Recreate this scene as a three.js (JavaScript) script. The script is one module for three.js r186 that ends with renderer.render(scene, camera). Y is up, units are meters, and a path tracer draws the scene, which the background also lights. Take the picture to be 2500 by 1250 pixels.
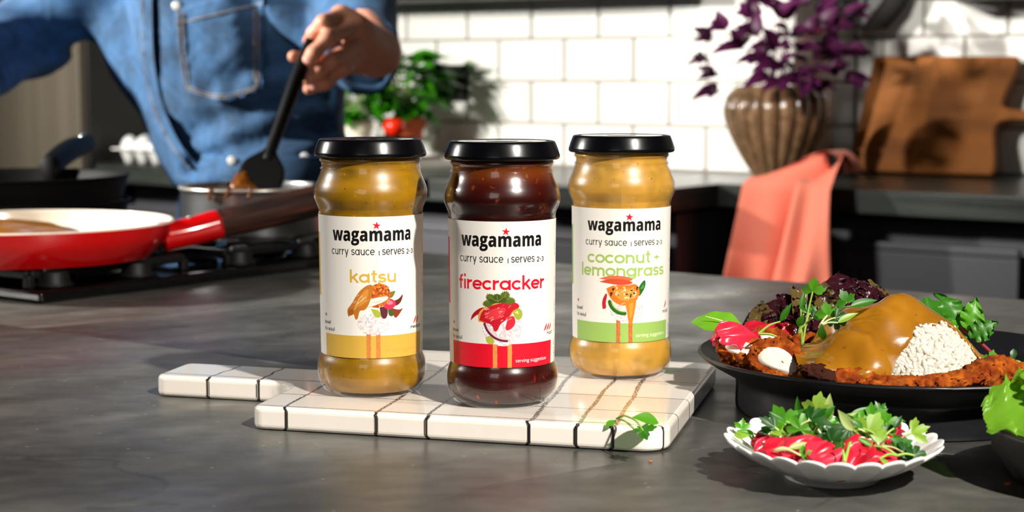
import * as THREE from 'three';
import { RoundedBoxGeometry } from 'three/addons/geometries/RoundedBoxGeometry.js';
import { mergeGeometries, mergeVertices } from 'three/addons/utils/BufferGeometryUtils.js';
import { RectAreaLightUniformsLib } from 'three/addons/lights/RectAreaLightUniformsLib.js';

// ------------------------------------------------------------------ camera, lights, exposure
const scene = new THREE.Scene();
scene.background = new THREE.Color(0, 0, 0);
const camera = new THREE.PerspectiveCamera(16.54, 2, 0.05, 30);
camera.position.set(0, 1.12, 0);
camera.rotation.x = -THREE.MathUtils.degToRad(5.91);
camera.focus = 1.09;
camera.userData.fStop = 10;
scene.add(camera);
const renderer = new THREE.WebGLRenderer({ antialias: true });
renderer.toneMapping = THREE.LinearToneMapping;
renderer.toneMappingExposure = 1.0;
renderer.shadowMap.enabled = true;
RectAreaLightUniformsLib.init();
// studio lamps: position, target, candela, half angle, penumbra, colour, shadow softness
const LAMPS = {
  key: { at: [0.98, 2.32, 0.38], to: [0.04, 0.92, -1.0], power: 31, angle: 0.32, penumbra: 0.5, color: [1, 0.94, 0.85], soft: 1.6 },
  wall: { at: [-1.5, 1.5, -2.8], to: [0.0, 0.98, -3.75], power: 10, angle: 0.95, penumbra: 0.5, color: [1, 0.97, 0.9], soft: 2.2 },
  cook: { at: [-2.25, 1.85, -1.85], to: [-0.5, 1.1, -2.3], power: 42, angle: 0.7, penumbra: 1, color: [1, 0.96, 0.9], soft: 2.0 },
  corner: { at: [-0.85, 1.8, -1.7], to: [0.74, 1.0, -3.3], power: 13, angle: 0.34, penumbra: 0.7, color: [1, 0.97, 0.9], soft: 5 },  // extra lamp added to brighten the tiled corner from the front
};
const FILL = { at: [-0.7, 1.9, 1.35], to: [0.05, 0.95, -1.15], w: 0.8, h: 0.8, power: 1.7, color: [1, 0.97, 0.93] };

// ------------------------------------------------------------------ helpers
const V = (x, y, z) => new THREE.Vector3(x, y, z);
const D2R = Math.PI / 180;
function rng(s) { return () => { s = (s + 0x6d2b79f5) | 0; let t = Math.imul(s ^ (s >>> 15), 1 | s); t = (t + Math.imul(t ^ (t >>> 7), 61 | t)) ^ t; return ((t ^ (t >>> 14)) >>> 0) / 4294967296; }; }
const used = {};
function numbered(n) { const k = (used[n] = (used[n] ?? -1) + 1); return k ? n + '_' + String(k).padStart(3, '0') : n; }
function tag(o, label, category, group, kind) {
  if (label) o.userData.label = label;
  if (category) o.userData.category = category;
  if (group) o.userData.group = group;
  if (kind) o.userData.kind = kind;
  return o;
}
function shadows(m) { m.castShadow = m.receiveShadow = true; return m; }
function thing(name, label, category, [x, y, z] = [0, 0, 0], turn = 0, group) {
  const o = new THREE.Group(); o.name = numbered(name); o.position.set(x, y, z); o.rotation.y = turn; scene.add(o);
  return tag(o, label, category, group);
}
function part(name, geo, mat, parent, pos, rot) {
  const m = shadows(new THREE.Mesh(geo, mat)); m.name = name;
  if (pos) m.position.set(...pos);
  if (rot) m.rotation.set(...rot);
  parent.add(m); return m;
}
function single(name, geo, mat, label, category, pos = [0, 0, 0], turn = 0, group) {
  const m = shadows(new THREE.Mesh(geo, mat)); m.name = numbered(name); m.position.set(...pos); m.rotation.y = turn; scene.add(m);
  return tag(m, label, category, group);
}
function struct(name, geo, mat, pos, turn = 0) {
  const m = shadows(new THREE.Mesh(geo, mat)); m.name = name; m.userData.kind = 'structure';
  if (pos) m.position.set(...pos); m.rotation.y = turn; scene.add(m); return m;
}
const TH = -0.6435;                                   // the kitchen stands turned to the camera
const room = (X, y, Z) => [0.8 * X - 0.6 * Z, y, 0.6 * X + 0.8 * Z];   // kitchen axes to world
const rb = (w, h, d, r = 0.002, s = 1) => new RoundedBoxGeometry(w, h, d, s, Math.min(r, w / 2.01, h / 2.01, d / 2.01));
const lathe = (pts, seg = 96) => new THREE.LatheGeometry(pts.map((p) => new THREE.Vector2(p[0], p[1])), seg);
function smoothPts(pts, n = 6) {                      // Catmull-Rom through profile points
  const c = new THREE.CatmullRomCurve3(pts.map((p) => V(p[0], p[1], 0)), false, 'catmullrom', 0.4);
  return c.getPoints((pts.length - 1) * n).map((p) => [Math.max(p.x, 0), p.y]);
}
function tube(pts, r, rad = 8, seg = 24, cap = true) {
  const c = pts.length === 2 ? new THREE.LineCurve3(V(...pts[0]), V(...pts[1])) : new THREE.CatmullRomCurve3(pts.map((p) => V(...p)));
  const F = c.computeFrenetFrames(seg, false), pos = [], idx = [], uv = [];
  const R = typeof r === 'function' ? r : () => r;
  for (let i = 0; i <= seg; i++) {
    const t = i / seg, p = c.getPointAt(t), rr = R(t);
    for (let j = 0; j <= rad; j++) {
      const a = (j / rad) * Math.PI * 2, n = F.normals[i].clone().multiplyScalar(Math.cos(a)).addScaledVector(F.binormals[i], Math.sin(a));
      pos.push(p.x + n.x * rr, p.y + n.y * rr, p.z + n.z * rr); uv.push(j / rad, t);
    }
  }
  for (let i = 0; i < seg; i++) for (let j = 0; j < rad; j++) { const a = i * (rad + 1) + j, b = a + rad + 1; idx.push(a, b, a + 1, b, b + 1, a + 1); }
  if (cap) for (const [row, flip] of [[0, 1], [seg, 0]]) {
    const p = c.getPointAt(row / seg), k = pos.length / 3; pos.push(p.x, p.y, p.z); uv.push(0.5, 0.5);
    for (let j = 0; j < rad; j++) { const a = row * (rad + 1) + j; flip ? idx.push(k, a, a + 1) : idx.push(k, a + 1, a); }
  }
  return geom(pos, idx, uv);
}
function geom(pos, idx, uv) {
  const g = new THREE.BufferGeometry();
  g.setAttribute('position', new THREE.Float32BufferAttribute(pos, 3));
  g.setAttribute('uv', new THREE.Float32BufferAttribute(uv ?? new Float32Array((pos.length / 3) * 2), 2));
  g.setIndex(idx); g.computeVertexNormals(); return g;
}
const move = (g, x, y, z) => (g.translate(x, y, z), g);
function turned(g, rx, ry = 0, rz = 0) { g.applyMatrix4(new THREE.Matrix4().makeRotationFromEuler(new THREE.Euler(rx, ry, rz))); return g; }
function join(list) { return mergeGeometries(list.map((g) => { const q = g.index ? g.toNonIndexed() : g; for (const k of Object.keys(q.attributes)) if (!['position', 'normal', 'uv'].includes(k)) q.deleteAttribute(k); return q; })); }
function extrude(shape, depth, bevel = 0.002, seg = 12, bs = 2) {
  return new THREE.ExtrudeGeometry(shape, { depth: depth - 2 * bevel, bevelEnabled: bevel > 0, bevelSize: bevel, bevelThickness: bevel, bevelOffset: -bevel, bevelSegments: bs, curveSegments: seg }).translate(0, 0, bevel);
}
// signed distances, meshed by surface nets
const smin = (a, b, k) => { const h = Math.max(k - Math.abs(a - b), 0) / k; return Math.min(a, b) - h * h * k * 0.25; };
const smax = (a, b, k) => -smin(-a, -b, k);
function cone(a, b, ra, rb2, sq) {                     // tapered capsule, sq flattens it along z
  const ax = a[0], ay = a[1], az = a[2], bx = b[0] - ax, by = b[1] - ay, bz = b[2] - az, L = bx * bx + by * by + bz * bz;
  return (x, y, z) => {
    const px = x - ax, py = y - ay, pz = z - az, h = Math.min(1, Math.max(0, (px * bx + py * by + pz * bz) / L));
    return Math.hypot(px - bx * h, py - by * h, (pz - bz * h) * (sq ?? 1)) - (ra + (rb2 - ra) * h);
  };
}
function ell(c, r) { const m = Math.min(...r); return (x, y, z) => { const k = Math.hypot((x - c[0]) / r[0], (y - c[1]) / r[1], (z - c[2]) / r[2]); return (k - 1) * m; }; }
const blend = (list, k) => (x, y, z) => { let d = list[0](x, y, z); for (let i = 1; i < list.length; i++) d = smin(d, list[i](x, y, z), k); return d; };
function nets(f, lo, hi, h) {
  const n = [0, 1, 2].map((i) => Math.ceil((hi[i] - lo[i]) / h) + 1), [nx, ny, nz] = n, F = new Float32Array(nx * ny * nz), id = new Int32Array(nx * ny * nz).fill(-1), pos = [], idx = [];
  const at = (i, j, k) => i + nx * (j + ny * k);
  for (let k = 0; k < nz; k++) for (let j = 0; j < ny; j++) for (let i = 0; i < nx; i++) F[at(i, j, k)] = f(lo[0] + i * h, lo[1] + j * h, lo[2] + k * h);
  const E = [[0, 1], [2, 3], [4, 5], [6, 7], [0, 2], [1, 3], [4, 6], [5, 7], [0, 4], [1, 5], [2, 6], [3, 7]];
  for (let k = 0; k < nz - 1; k++) for (let j = 0; j < ny - 1; j++) for (let i = 0; i < nx - 1; i++) {
    const c = []; for (let q = 0; q < 8; q++) c.push(F[at(i + (q & 1), j + ((q >> 1) & 1), k + (q >> 2))]);
    let m = 0; for (let q = 0; q < 8; q++) if (c[q] < 0) m++;
    if (!m || m === 8) continue;
    let x = 0, y = 0, z = 0, s = 0;
    for (const [a, b] of E) if ((c[a] < 0) !== (c[b] < 0)) {
      const t = c[a] / (c[a] - c[b]); s++;
      x += (a & 1) + t * ((b & 1) - (a & 1)); y += ((a >> 1) & 1) + t * (((b >> 1) & 1) - ((a >> 1) & 1)); z += (a >> 2) + t * ((b >> 2) - (a >> 2));
    }
    id[at(i, j, k)] = pos.length / 3; pos.push(lo[0] + (i + x / s) * h, lo[1] + (j + y / s) * h, lo[2] + (k + z / s) * h);
  }
  const quad = (a, b, c, d, flip) => { if (a < 0 || b < 0 || c < 0 || d < 0) return; flip ? idx.push(a, c, b, a, d, c) : idx.push(a, b, c, a, c, d); };
  for (let k = 1; k < nz - 1; k++) for (let j = 1; j < ny - 1; j++) for (let i = 1; i < nx - 1; i++) {
    const s = F[at(i, j, k)] < 0;
    if (s !== F[at(i + 1, j, k)] < 0) quad(id[at(i, j - 1, k - 1)], id[at(i, j, k - 1)], id[at(i, j, k)], id[at(i, j - 1, k)], !s);
    if (s !== F[at(i, j + 1, k)] < 0) quad(id[at(i - 1, j, k - 1)], id[at(i - 1, j, k)], id[at(i, j, k)], id[at(i, j, k - 1)], !s);
    if (s !== F[at(i, j, k + 1)] < 0) quad(id[at(i - 1, j - 1, k)], id[at(i, j - 1, k)], id[at(i, j, k)], id[at(i - 1, j, k)], !s);
  }
  return geom(pos, idx);
}
// value noise
const hash = (x, y, z) => { let h = Math.imul(x, 374761393) ^ Math.imul(y, 668265263) ^ Math.imul(z, 1274126177); h = Math.imul(h ^ (h >>> 13), 1274126177); return ((h ^ (h >>> 16)) >>> 0) / 4294967296; };
function noise(x, y = 0, z = 0) {
  const i = Math.floor(x), j = Math.floor(y), k = Math.floor(z), s = (t) => t * t * (3 - 2 * t), u = s(x - i), v = s(y - j), w = s(z - k), L = (a, b, t) => a + (b - a) * t;
  const q = (c) => L(L(hash(i, j, k + c), hash(i + 1, j, k + c), u), L(hash(i, j + 1, k + c), hash(i + 1, j + 1, k + c), u), v);
  return L(q(0), q(1), w);
}
const fbm = (x, y, z, o = 4) => { let s = 0, a = 0.5, f = 1; for (let i = 0; i < o; i++) { s += a * noise(x * f + 17 * i, y * f, z * f); a *= 0.5; f *= 2.03; } return s; };
function texture(w, h, f, srgb = true, rep) {           // f(u, v) -> [r, g, b] 0..255
  const d = new Uint8Array(w * h * 4);
  for (let y = 0; y < h; y++) for (let x = 0; x < w; x++) { const c = f(x / w, y / h), o = (y * w + x) * 4; for (let k = 0; k < 3; k++) d[o + k] = Math.max(0, Math.min(255, c[k] ?? c[0])); d[o + 3] = 255; }
  const t = new THREE.DataTexture(d, w, h); t.magFilter = THREE.LinearFilter; t.wrapS = t.wrapT = THREE.RepeatWrapping;
  if (srgb) t.colorSpace = THREE.SRGBColorSpace; if (rep) t.repeat.set(...rep); t.needsUpdate = true; return t;
}
function canvasTex(w, h, draw) {
  const c = document.createElement('canvas'); c.width = w; c.height = h; const x = c.getContext('2d'); draw(x, w, h);
  const t = new THREE.CanvasTexture(c); t.colorSpace = THREE.SRGBColorSpace; t.magFilter = THREE.LinearFilter; return t;
}
const std = (color, roughness = 0.6, o = {}) => new THREE.MeshPhysicalMaterial({ color: new THREE.Color(color), roughness, ...o });
const metal = (color, roughness) => std(color, roughness, { metalness: 1 });
const leafMat = (color, o = {}) => std(color, 0.42, { side: THREE.DoubleSide, transmission: 0.3, thickness: 0, specularIntensity: 0.7, ...o });

// ------------------------------------------------------------------ lamps (outside the frame)
function spot(name, label, L) {
  const at = V(...L.at), to = V(...L.to), dir = to.clone().sub(at).normalize();
  const t = thing(name, label, 'lamp', L.at);
  const q = new THREE.Quaternion().setFromUnitVectors(V(0, -1, 0), dir);
  const head = part('lamp_housing', lathe([[0.0, 0.2], [0.05, 0.2], [0.06, 0.19], [0.062, 0.02], [0.075, -0.03], [0.071, -0.03], [0.058, 0.02], [0.0, 0.02]], 32), M.blackMetal, t); head.quaternion.copy(q);
  const bulb = part('bulb', new THREE.CircleGeometry(0.05, 32).rotateX(Math.PI / 2).translate(0, 0.012, 0), new THREE.MeshStandardMaterial({ color: 0xffffff, emissive: new THREE.Color(...L.color), emissiveIntensity: 4 }), t); bulb.quaternion.copy(q);
  const pole = part('stand', tube([[0, 0.1, 0], [0, 0.1 + (2.75 - L.at[1]) * 0.98, 0]], 0.012, 10, 1), M.blackMetal, t);
  const s = new THREE.SpotLight(new THREE.Color(...L.color), L.power, 0, L.angle, L.penumbra, 2);
  s.position.copy(at).addScaledVector(dir, 0.035); s.target.position.copy(to); s.castShadow = true; s.shadow.radius = L.soft; s.shadow.mapSize.set(2048, 2048); s.shadow.camera.near = 0.05;
  scene.add(s, s.target); s.name = name + '_light';
}
// ------------------------------------------------------------------ materials
const concreteTex = texture(1024, 1024, (u, v) => {
  const a = fbm(u * 5, v * 5, 1, 5), b = fbm(u * 22, v * 7, 3, 3), c = hash(Math.floor(u * 1024), Math.floor(v * 1024), 5), d = fbm(u * 60, v * 60, 9, 2);
  let s = 75 + (a - 0.47) * 66 + (b - 0.45) * 40 + (d - 0.4) * 26 + (c - 0.5) * 9;
  const crack = Math.abs(fbm(u * 7 + 4, v * 3, 7, 4) - 0.47); if (crack < 0.006) s -= 12 * (1 - crack / 0.006);
  if (hash(Math.floor(u * 512), Math.floor(v * 512), 11) > 0.9994) s += 70;
  return [s * 1.01, s, s * 0.95];
});
const concreteRough = texture(512, 512, (u, v) => { const s = 92 + (fbm(u * 8, v * 8, 4, 4) - 0.47) * 80 + (fbm(u * 50, v * 50, 6, 2) - 0.4) * 40; return [s, s, s]; }, false);
const grainTex = texture(512, 512, (u, v) => { const g = fbm(u * 60, v * 2.2, 2, 3), h = fbm(u * 9, v * 1.2, 8, 3), s = 0.85 + (g - 0.45) * 0.16 + (h - 0.45) * 0.3; return [118 * s, 108 * s, 92 * s]; });
const boardTex = texture(512, 512, (u, v) => { const w = fbm(u * 2.2, v * 9, 2, 3), g = fbm(u * 4, v * 120, 3, 2), s = 0.82 + (w - 0.45) * 0.35 + (g - 0.4) * 0.16; return [176 * s, 104 * s, 38 * s]; });
const handleTex = texture(256, 512, (u, v) => { const g = fbm(u * 26, v * 3.5, 2, 3), s = 0.7 + (g - 0.42) * 1.5; return [88 * s, 46 * s, 34 * s]; });
const denimTex = texture(512, 512, (u, v) => { const a = fbm(u * 9, v * 9, 1, 4), b = fbm(u * 70, v * 45, 4, 2), s = 0.82 + (a - 0.47) * 0.55 + (b - 0.42) * 0.35; return [58 * s, 103 * s, 148 * s]; });
const speckTex = (base, specks, n, seed) => canvasTex(1024, 512, (x, w, h) => {
  x.fillStyle = base[0]; x.fillRect(0, 0, w, h); const r = rng(seed);
  for (let i = 0; i < 380; i++) { const g = x.createRadialGradient(0, 0, 0, 0, 0, 1); g.addColorStop(0, base[1 + (i % (base.length - 1))]); g.addColorStop(1, 'rgba(0,0,0,0)'); x.save(); x.globalAlpha = 0.22; x.translate(r() * w, r() * h); x.scale(20 + r() * 60, 12 + r() * 30); x.fillStyle = g; x.fillRect(-1, -1, 2, 2); x.restore(); }
  for (let i = 0; i < n; i++) { x.fillStyle = specks[i % specks.length]; x.globalAlpha = 0.4 + r() * 0.6; x.beginPath(); x.ellipse(r() * w, r() * h, 0.7 + r() * r() * 3, 0.7 + r() * 1.6, r() * 3, 0, 7); x.fill(); }
});
const M = {
  blackMetal: std(0x0b0b0c, 0.4, { metalness: 0.5 }), concrete: std(0xffffff, 1, { map: concreteTex, roughnessMap: concreteRough, specularIntensity: 0.8 }),
  backTop: std(0xb9c6c2, 0.3, { map: concreteTex }), plaster: std(0x2a2826, 0.9), darkWall: std(0x191817, 0.9), floor: std(0x2a2826, 0.7, { map: grainTex }),
  grout: std(0x9a948c, 0.9), tile: std(0xf0eee8, 0.14, { clearcoat: 0.5, clearcoatRoughness: 0.06 }), cab: std(0x45454a, 0.5), cabDark: std(0x17120e, 0.5), taupe: std(0xffffff, 0.6, { map: grainTex }),
  plinth: std(0x141414, 0.7), white: std(0xf3f1ec, 0.35), chrome: metal(0xd8d8d8, 0.16), steel: metal(0x8b8d8e, 0.34), iron: std(0x0a0a0b, 0.55, { specularIntensity: 0.5 }), blackGlass: std(0x060607, 0.08, { clearcoat: 0.4 }),
  blackPan: std(0x040405, 0.6, { specularIntensity: 0.35 }), red: std(0xc4090c, 0.16, { clearcoat: 0.8, clearcoatRoughness: 0.05 }), cream: std(0xf4ead8, 0.14, { clearcoat: 0.6, clearcoatRoughness: 0.05 }), darkWood: std(0xe0d8d0, 0.7, { map: handleTex, specularIntensity: 0.5 }),
  board: std(0xffffff, 0.6, { map: boardTex, specularIntensity: 0.4 }), terracotta: std(0xb04a1c, 0.8), tomato: std(0xe8290b, 0.25), garlic: std(0xe9e0cd, 0.6),
  curryDark: std(0x6b3a06, 0.3),
  curry: std(0xb0700c, 0.16, { clearcoat: 0.6, clearcoatRoughness: 0.12, specularIntensity: 0.6 }), denim: std(0xffffff, 0.85, { map: denimTex, sheen: 0.2, sheenColor: new THREE.Color(0.3, 0.45, 0.7), side: THREE.DoubleSide }),
  thread: std(0x968a7c, 0.8), skin: std(0xdd9a7e, 0.48, { sheen: 0.1 }), nail: std(0xe7a7a0, 0.18), hair: std(0x1d120b, 0.5), silicone: std(0x050506, 0.55, { specularIntensity: 0.4 }), pearl: std(0xe6e4e0, 0.2, { clearcoat: 0.6 }), slateDish: std(0x1b1c20, 0.38), pickle: std(0xc01630, 0.3, { side: THREE.DoubleSide, transmission: 0.12 }),
  pickleLight: std(0xd62c46, 0.28, { side: THREE.DoubleSide, transmission: 0.18 }), porcelain: std(0xf1f1f0, 0.22, { clearcoat: 0.4 }),
};
spot('spot_lamp', 'black spot lamp hung high to the right of the island', LAMPS.key);
spot('spot_lamp', 'black spot lamp hung low beside the tall cabinet', LAMPS.wall);
spot('spot_lamp', 'black spot lamp hung left of the hob', LAMPS.cook);
spot('spot_lamp', 'added black spot lamp over the island brightening the tiled corner', LAMPS.corner);
{ const at = V(...FILL.at), q = new THREE.Quaternion().setFromUnitVectors(V(0, 0, 1), V(...FILL.to).sub(at).normalize());
  const t = thing('softbox_lamp', 'added large square fill softbox behind the camera', 'lamp', FILL.at); t.quaternion.copy(q);  // unseen fill source added to lift the left sides of the jars
  part('lamp_housing', extrude(new THREE.Shape([[-0.42, -0.42], [0.42, -0.42], [0.42, 0.42], [-0.42, 0.42]].map((p) => new THREE.Vector2(...p))), 0.12, 0.01), M.blackMetal, t, [0, 0, -0.13]);
  part('diffuser', rb(FILL.w, FILL.h, 0.006, 0.002), new THREE.MeshStandardMaterial({ color: 0xffffff, emissive: new THREE.Color(...FILL.color), emissiveIntensity: 0.6 }), t, [0, 0, -0.005]);
  const l = new THREE.RectAreaLight(new THREE.Color(...FILL.color), FILL.power, FILL.w, FILL.h); l.position.copy(at).addScaledVector(V(0, 0, 1).applyQuaternion(q), 0.01); l.lookAt(V(...FILL.to)); l.name = 'softbox_lamp_light'; scene.add(l); }

// ------------------------------------------------------------------ the room
const rbox = (name, x0, x1, y0, y1, z0, z1, mat) => struct(name, rb(x1 - x0, y1 - y0, z1 - z0, 0.001), mat, room((x0 + x1) / 2, (y0 + y1) / 2, (z0 + z1) / 2), TH);
rbox('floor', -4.7, 2.6, -0.12, 0, -3.6, 2.6, M.floor);
rbox('ceiling', -4.7, 2.6, 2.75, 2.87, -3.6, 2.6, M.plaster);
rbox('wall_left', -4.7, -4.5, 0, 2.75, -3.1, 2.6, M.darkWall);
rbox('wall_right', 2.4, 2.6, 0, 2.75, -3.36, 2.6, M.darkWall);
rbox('wall_front', -4.5, 2.4, 0, 2.75, 2.4, 2.6, M.darkWall);
const TZ = 0.007, wallBack = rbox('wall_back', -4.5, -1.63 - TZ, 0, 2.75, -3.6, -3.088 - TZ, M.grout), wallSide = rbox('wall_back_right', -1.63 - TZ, 2.4, 0, 2.75, -3.6, -3.36 - TZ, M.grout);
// glazed tiles, each its own piece
const TW = 0.1755, TH_ = 0.0905, tileGeos = [0, 1, 2].map((k) => { const g = rb(TW - 0.0055, TH_ - 0.005, TZ * 2, 0.0022, 2), p = g.attributes.position; for (let i = 0; i < p.count; i++) if (p.getZ(i) > 0) p.setZ(i, p.getZ(i) + 0.0004 * Math.sin(p.getX(i) * 40 + k * 2) + 0.0003 * Math.sin(p.getY(i) * 60 + k)); g.computeVertexNormals(); return g; });
const cutTile = (w) => rb(w - 0.0055, TH_ - 0.005, TZ * 2, 0.0022, 2);
function tileRow(wall, xa, xb, phase, y, Z, side) {      // along kitchen X from xa to xb
  const c = V(...wall.position.toArray()); let n = 0;
  for (let k = Math.floor((xa - phase) / TW); phase + k * TW < xb; k++) {
    const a = Math.max(xa, phase + k * TW), b = Math.min(xb, phase + (k + 1) * TW); if (b - a < 0.02) continue;
    const p = V(...room((a + b) / 2, y + TH_ / 2, Z - TZ)).sub(c).applyAxisAngle(V(0, 1, 0), -TH), m = part('tile', b - a > TW - 0.001 ? tileGeos[(k + 30 + n++) % 3] : cutTile(b - a), M.tile, wall, p.toArray());
    m.rotation.z = (hash(k, Math.round(y * 100), 3) - 0.5) * 0.004;
  }
}
for (let r = 0; r < 5; r++) {
  const y = 0.9228 + r * TH_, odd = r % 2;
  tileRow(wallBack, -3.1, -1.63, -2.265 + (odd ? 0 : TW / 2), y, -3.088);
  tileRow(wallSide, -1.63, -0.7, -1.483 + (odd ? 0 : TW / 2), y, -3.36);
  for (const [a, b] of odd ? [[-3.36, -3.264], [-3.264, -3.088]] : [[-3.36, -3.176], [-3.176, -3.088]]) {   // the short return of the wall
    const p = V(...room(-1.63 - TZ, y + TH_ / 2, (a + b) / 2)).sub(wallBack.position).applyAxisAngle(V(0, 1, 0), -TH); part('tile', cutTile(b - a), M.tile, wallBack, p.toArray(), [0, Math.PI / 2, 0]);
  }
}
// ------------------------------------------------------------------ kitchen units
const unit = (name, label, cat, X, y, Z) => thing(name, label, cat, room(X, y, Z), TH);
single('back_worktop', join([rb(1.49, 0.042, 0.488, 0.003, 2).translate(-0.745, 0, -0.244), rb(2.3, 0.042, 0.56, 0.003, 2).translate(1.15, 0, -0.48)]), M.backTop, 'grey stone worktop running along the tiled wall', 'worktop', room(-1.63, 0.899, -2.6), TH);
function baseUnit(X0, X1, Zf, depth, label) {
  const w = X1 - X0, t = unit('base_cabinet', label, 'cabinet', (X0 + X1) / 2, 0, Zf - depth / 2 - 0.02);
  part('carcass', rb(w - 0.004, 0.77, depth - 0.05, 0.002), M.cab, t, [0, 0.485, -0.02]);
  part('plinth', rb(w - 0.004, 0.1, depth - 0.12, 0.002), M.plinth, t, [0, 0.05, -0.03]);
  const d = part('door', rb(w - 0.02, 0.69, 0.02, 0.003, 2), M.cab, t, [0, 0.465, depth / 2 - 0.015]);
  part('door_rail', extrude(new THREE.Shape([[-w / 2 + 0.01, 0], [w / 2 - 0.01, 0], [w / 2 - 0.01, 0.016], [-w / 2 + 0.01, 0.016]].map((p) => new THREE.Vector2(...p))), 0.014, 0.004), M.cab, d, [0, 0.345, -0.004]);
  return t;
}
baseUnit(-3.1, -2.37, -2.63, 0.44, 'grey base cabinet under the worktop nearest the tall cabinet');
baseUnit(-2.37, -1.65, -2.63, 0.44, 'grey base cabinet at the outer corner of the worktop');
baseUnit(-1.62, -1.07, -2.83, 0.5, 'grey base cabinet behind the hanging coral towel');
baseUnit(-1.06, -0.3, -2.83, 0.5, 'grey base cabinet right of the hanging coral towel');
{ const t = unit('tall_cabinet', 'tall taupe wood grain cabinet with a dark side at the left', 'cabinet', -3.805, 0, -2.83);
  part('carcass', rb(1.36, 2.2, 0.5, 0.003), M.cabDark, t, [0, 1.1, -0.01]);
  for (const [x, w] of [[-0.34, 0.67], [0.34, 0.67]]) part('door', rb(w, 2.08, 0.02, 0.003, 2), M.taupe, t, [x, 1.16, 0.252]);
  part('plinth', rb(1.35, 0.1, 0.44, 0.002), M.plinth, t, [0, 0.052, -0.01]); }
function wallUnit(X0, X1, Z0, depth, y, label) {
  const w = X1 - X0, t = unit('wall_cabinet', label, 'cabinet', (X0 + X1) / 2, y, Z0 + depth / 2);
  part('carcass', rb(w, 0.7, depth - 0.02, 0.003), M.cabDark, t, [0, 0.35, -0.01]);
  for (const s of [-1, 1]) part('door', rb(w / 2 - 0.004, 0.69, 0.02, 0.003), M.cab, t, [s * w / 4, 0.35, depth / 2 - 0.01]);
}
wallUnit(-3.1, -1.835, -3.087, 0.2, 1.277, 'dark wall cabinet above the white tiles behind the cook');
wallUnit(-1.42, -0.6, -3.359, 0.2, 1.262, 'dark wall cabinet above the leaning wooden board');
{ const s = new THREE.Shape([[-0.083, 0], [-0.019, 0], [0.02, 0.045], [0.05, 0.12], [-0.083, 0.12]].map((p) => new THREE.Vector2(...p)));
  const t = unit('shadow_block', 'added dark tapered bracket on the wall in the tiled corner', 'bracket', -1.54, 1.212, -3.358);  // dark solid added in place of a cast shadow in this corner
  part('shadow_block_body', extrude(s, 0.11, 0.006), M.cabDark, t); part('shadow_block_plate', rb(0.05, 0.05, 0.012, 0.003), M.blackMetal, t, [-0.04, 0.07, 0.113]); }
// island
{ const g = rb(3.1, 0.04, 1.42, 0.004, 2); g.translate(0, -0.02, 0); const p = g.attributes.position, uv = g.attributes.uv; for (let i = 0; i < p.count; i++) uv.setXY(i, (p.getX(i) + p.getZ(i) * 0.3) * 1.35, (p.getZ(i) + p.getY(i)) * 1.35);
  single('island_worktop', g, M.concrete, 'dark grey concrete worktop of the kitchen island', 'worktop', room(-0.5, 0.9, -0.96), TH);
  const t = unit('kitchen_island', 'grey cabinet island under the dark concrete worktop', 'island', -0.5, 0, -0.96);
  part('carcass', rb(2.96, 0.76, 1.26, 0.003), M.cab, t, [0, 0.48, 0]); part('plinth', rb(2.9, 0.1, 1.2, 0.003), M.plinth, t, [0, 0.05, 0]);
  for (let k = 0; k < 4; k++) part('door', rb(0.72, 0.73, 0.02, 0.003), M.cab, t, [-1.11 + k * 0.74, 0.48, -0.64]); }
{ const t = unit('socket', 'black double wall socket on the white tiles beside the herbs', 'socket', -2.486, 1.1, -3.088);
  part('socket_plate', rb(0.098, 0.08, 0.012, 0.004, 2), std(0x0d100c, 0.35), t, [0, 0, 0.0065]);
  for (const x of [-0.022, 0.022]) { const o = part('outlet', rb(0.032, 0.034, 0.004, 0.003), M.blackMetal, t, [x, -0.006, 0.0145]); part('switch', rb(0.012, 0.012, 0.004, 0.001), M.blackMetal, o, [0, 0.031, 0.001]); } }
// a point of the place, from where it shows in the photograph and its distance
const CP = 5.91 * D2R;
function at(px, py, z) { const a = (px - 1250) / 4300, b = (625 - py) / 4300, ry = b * Math.cos(CP) - Math.sin(CP), rz = Math.cos(CP) + b * Math.sin(CP), t = z / rz; return [a * t, 1.12 + ry * t, -z]; }
function onY(px, py, y) { const a = (px - 1250) / 4300, b = (625 - py) / 4300, ry = b * Math.cos(CP) - Math.sin(CP), rz = Math.cos(CP) + b * Math.sin(CP), t = (y - 1.12) / ry; return [a * t, y, -rz * t]; }

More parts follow.
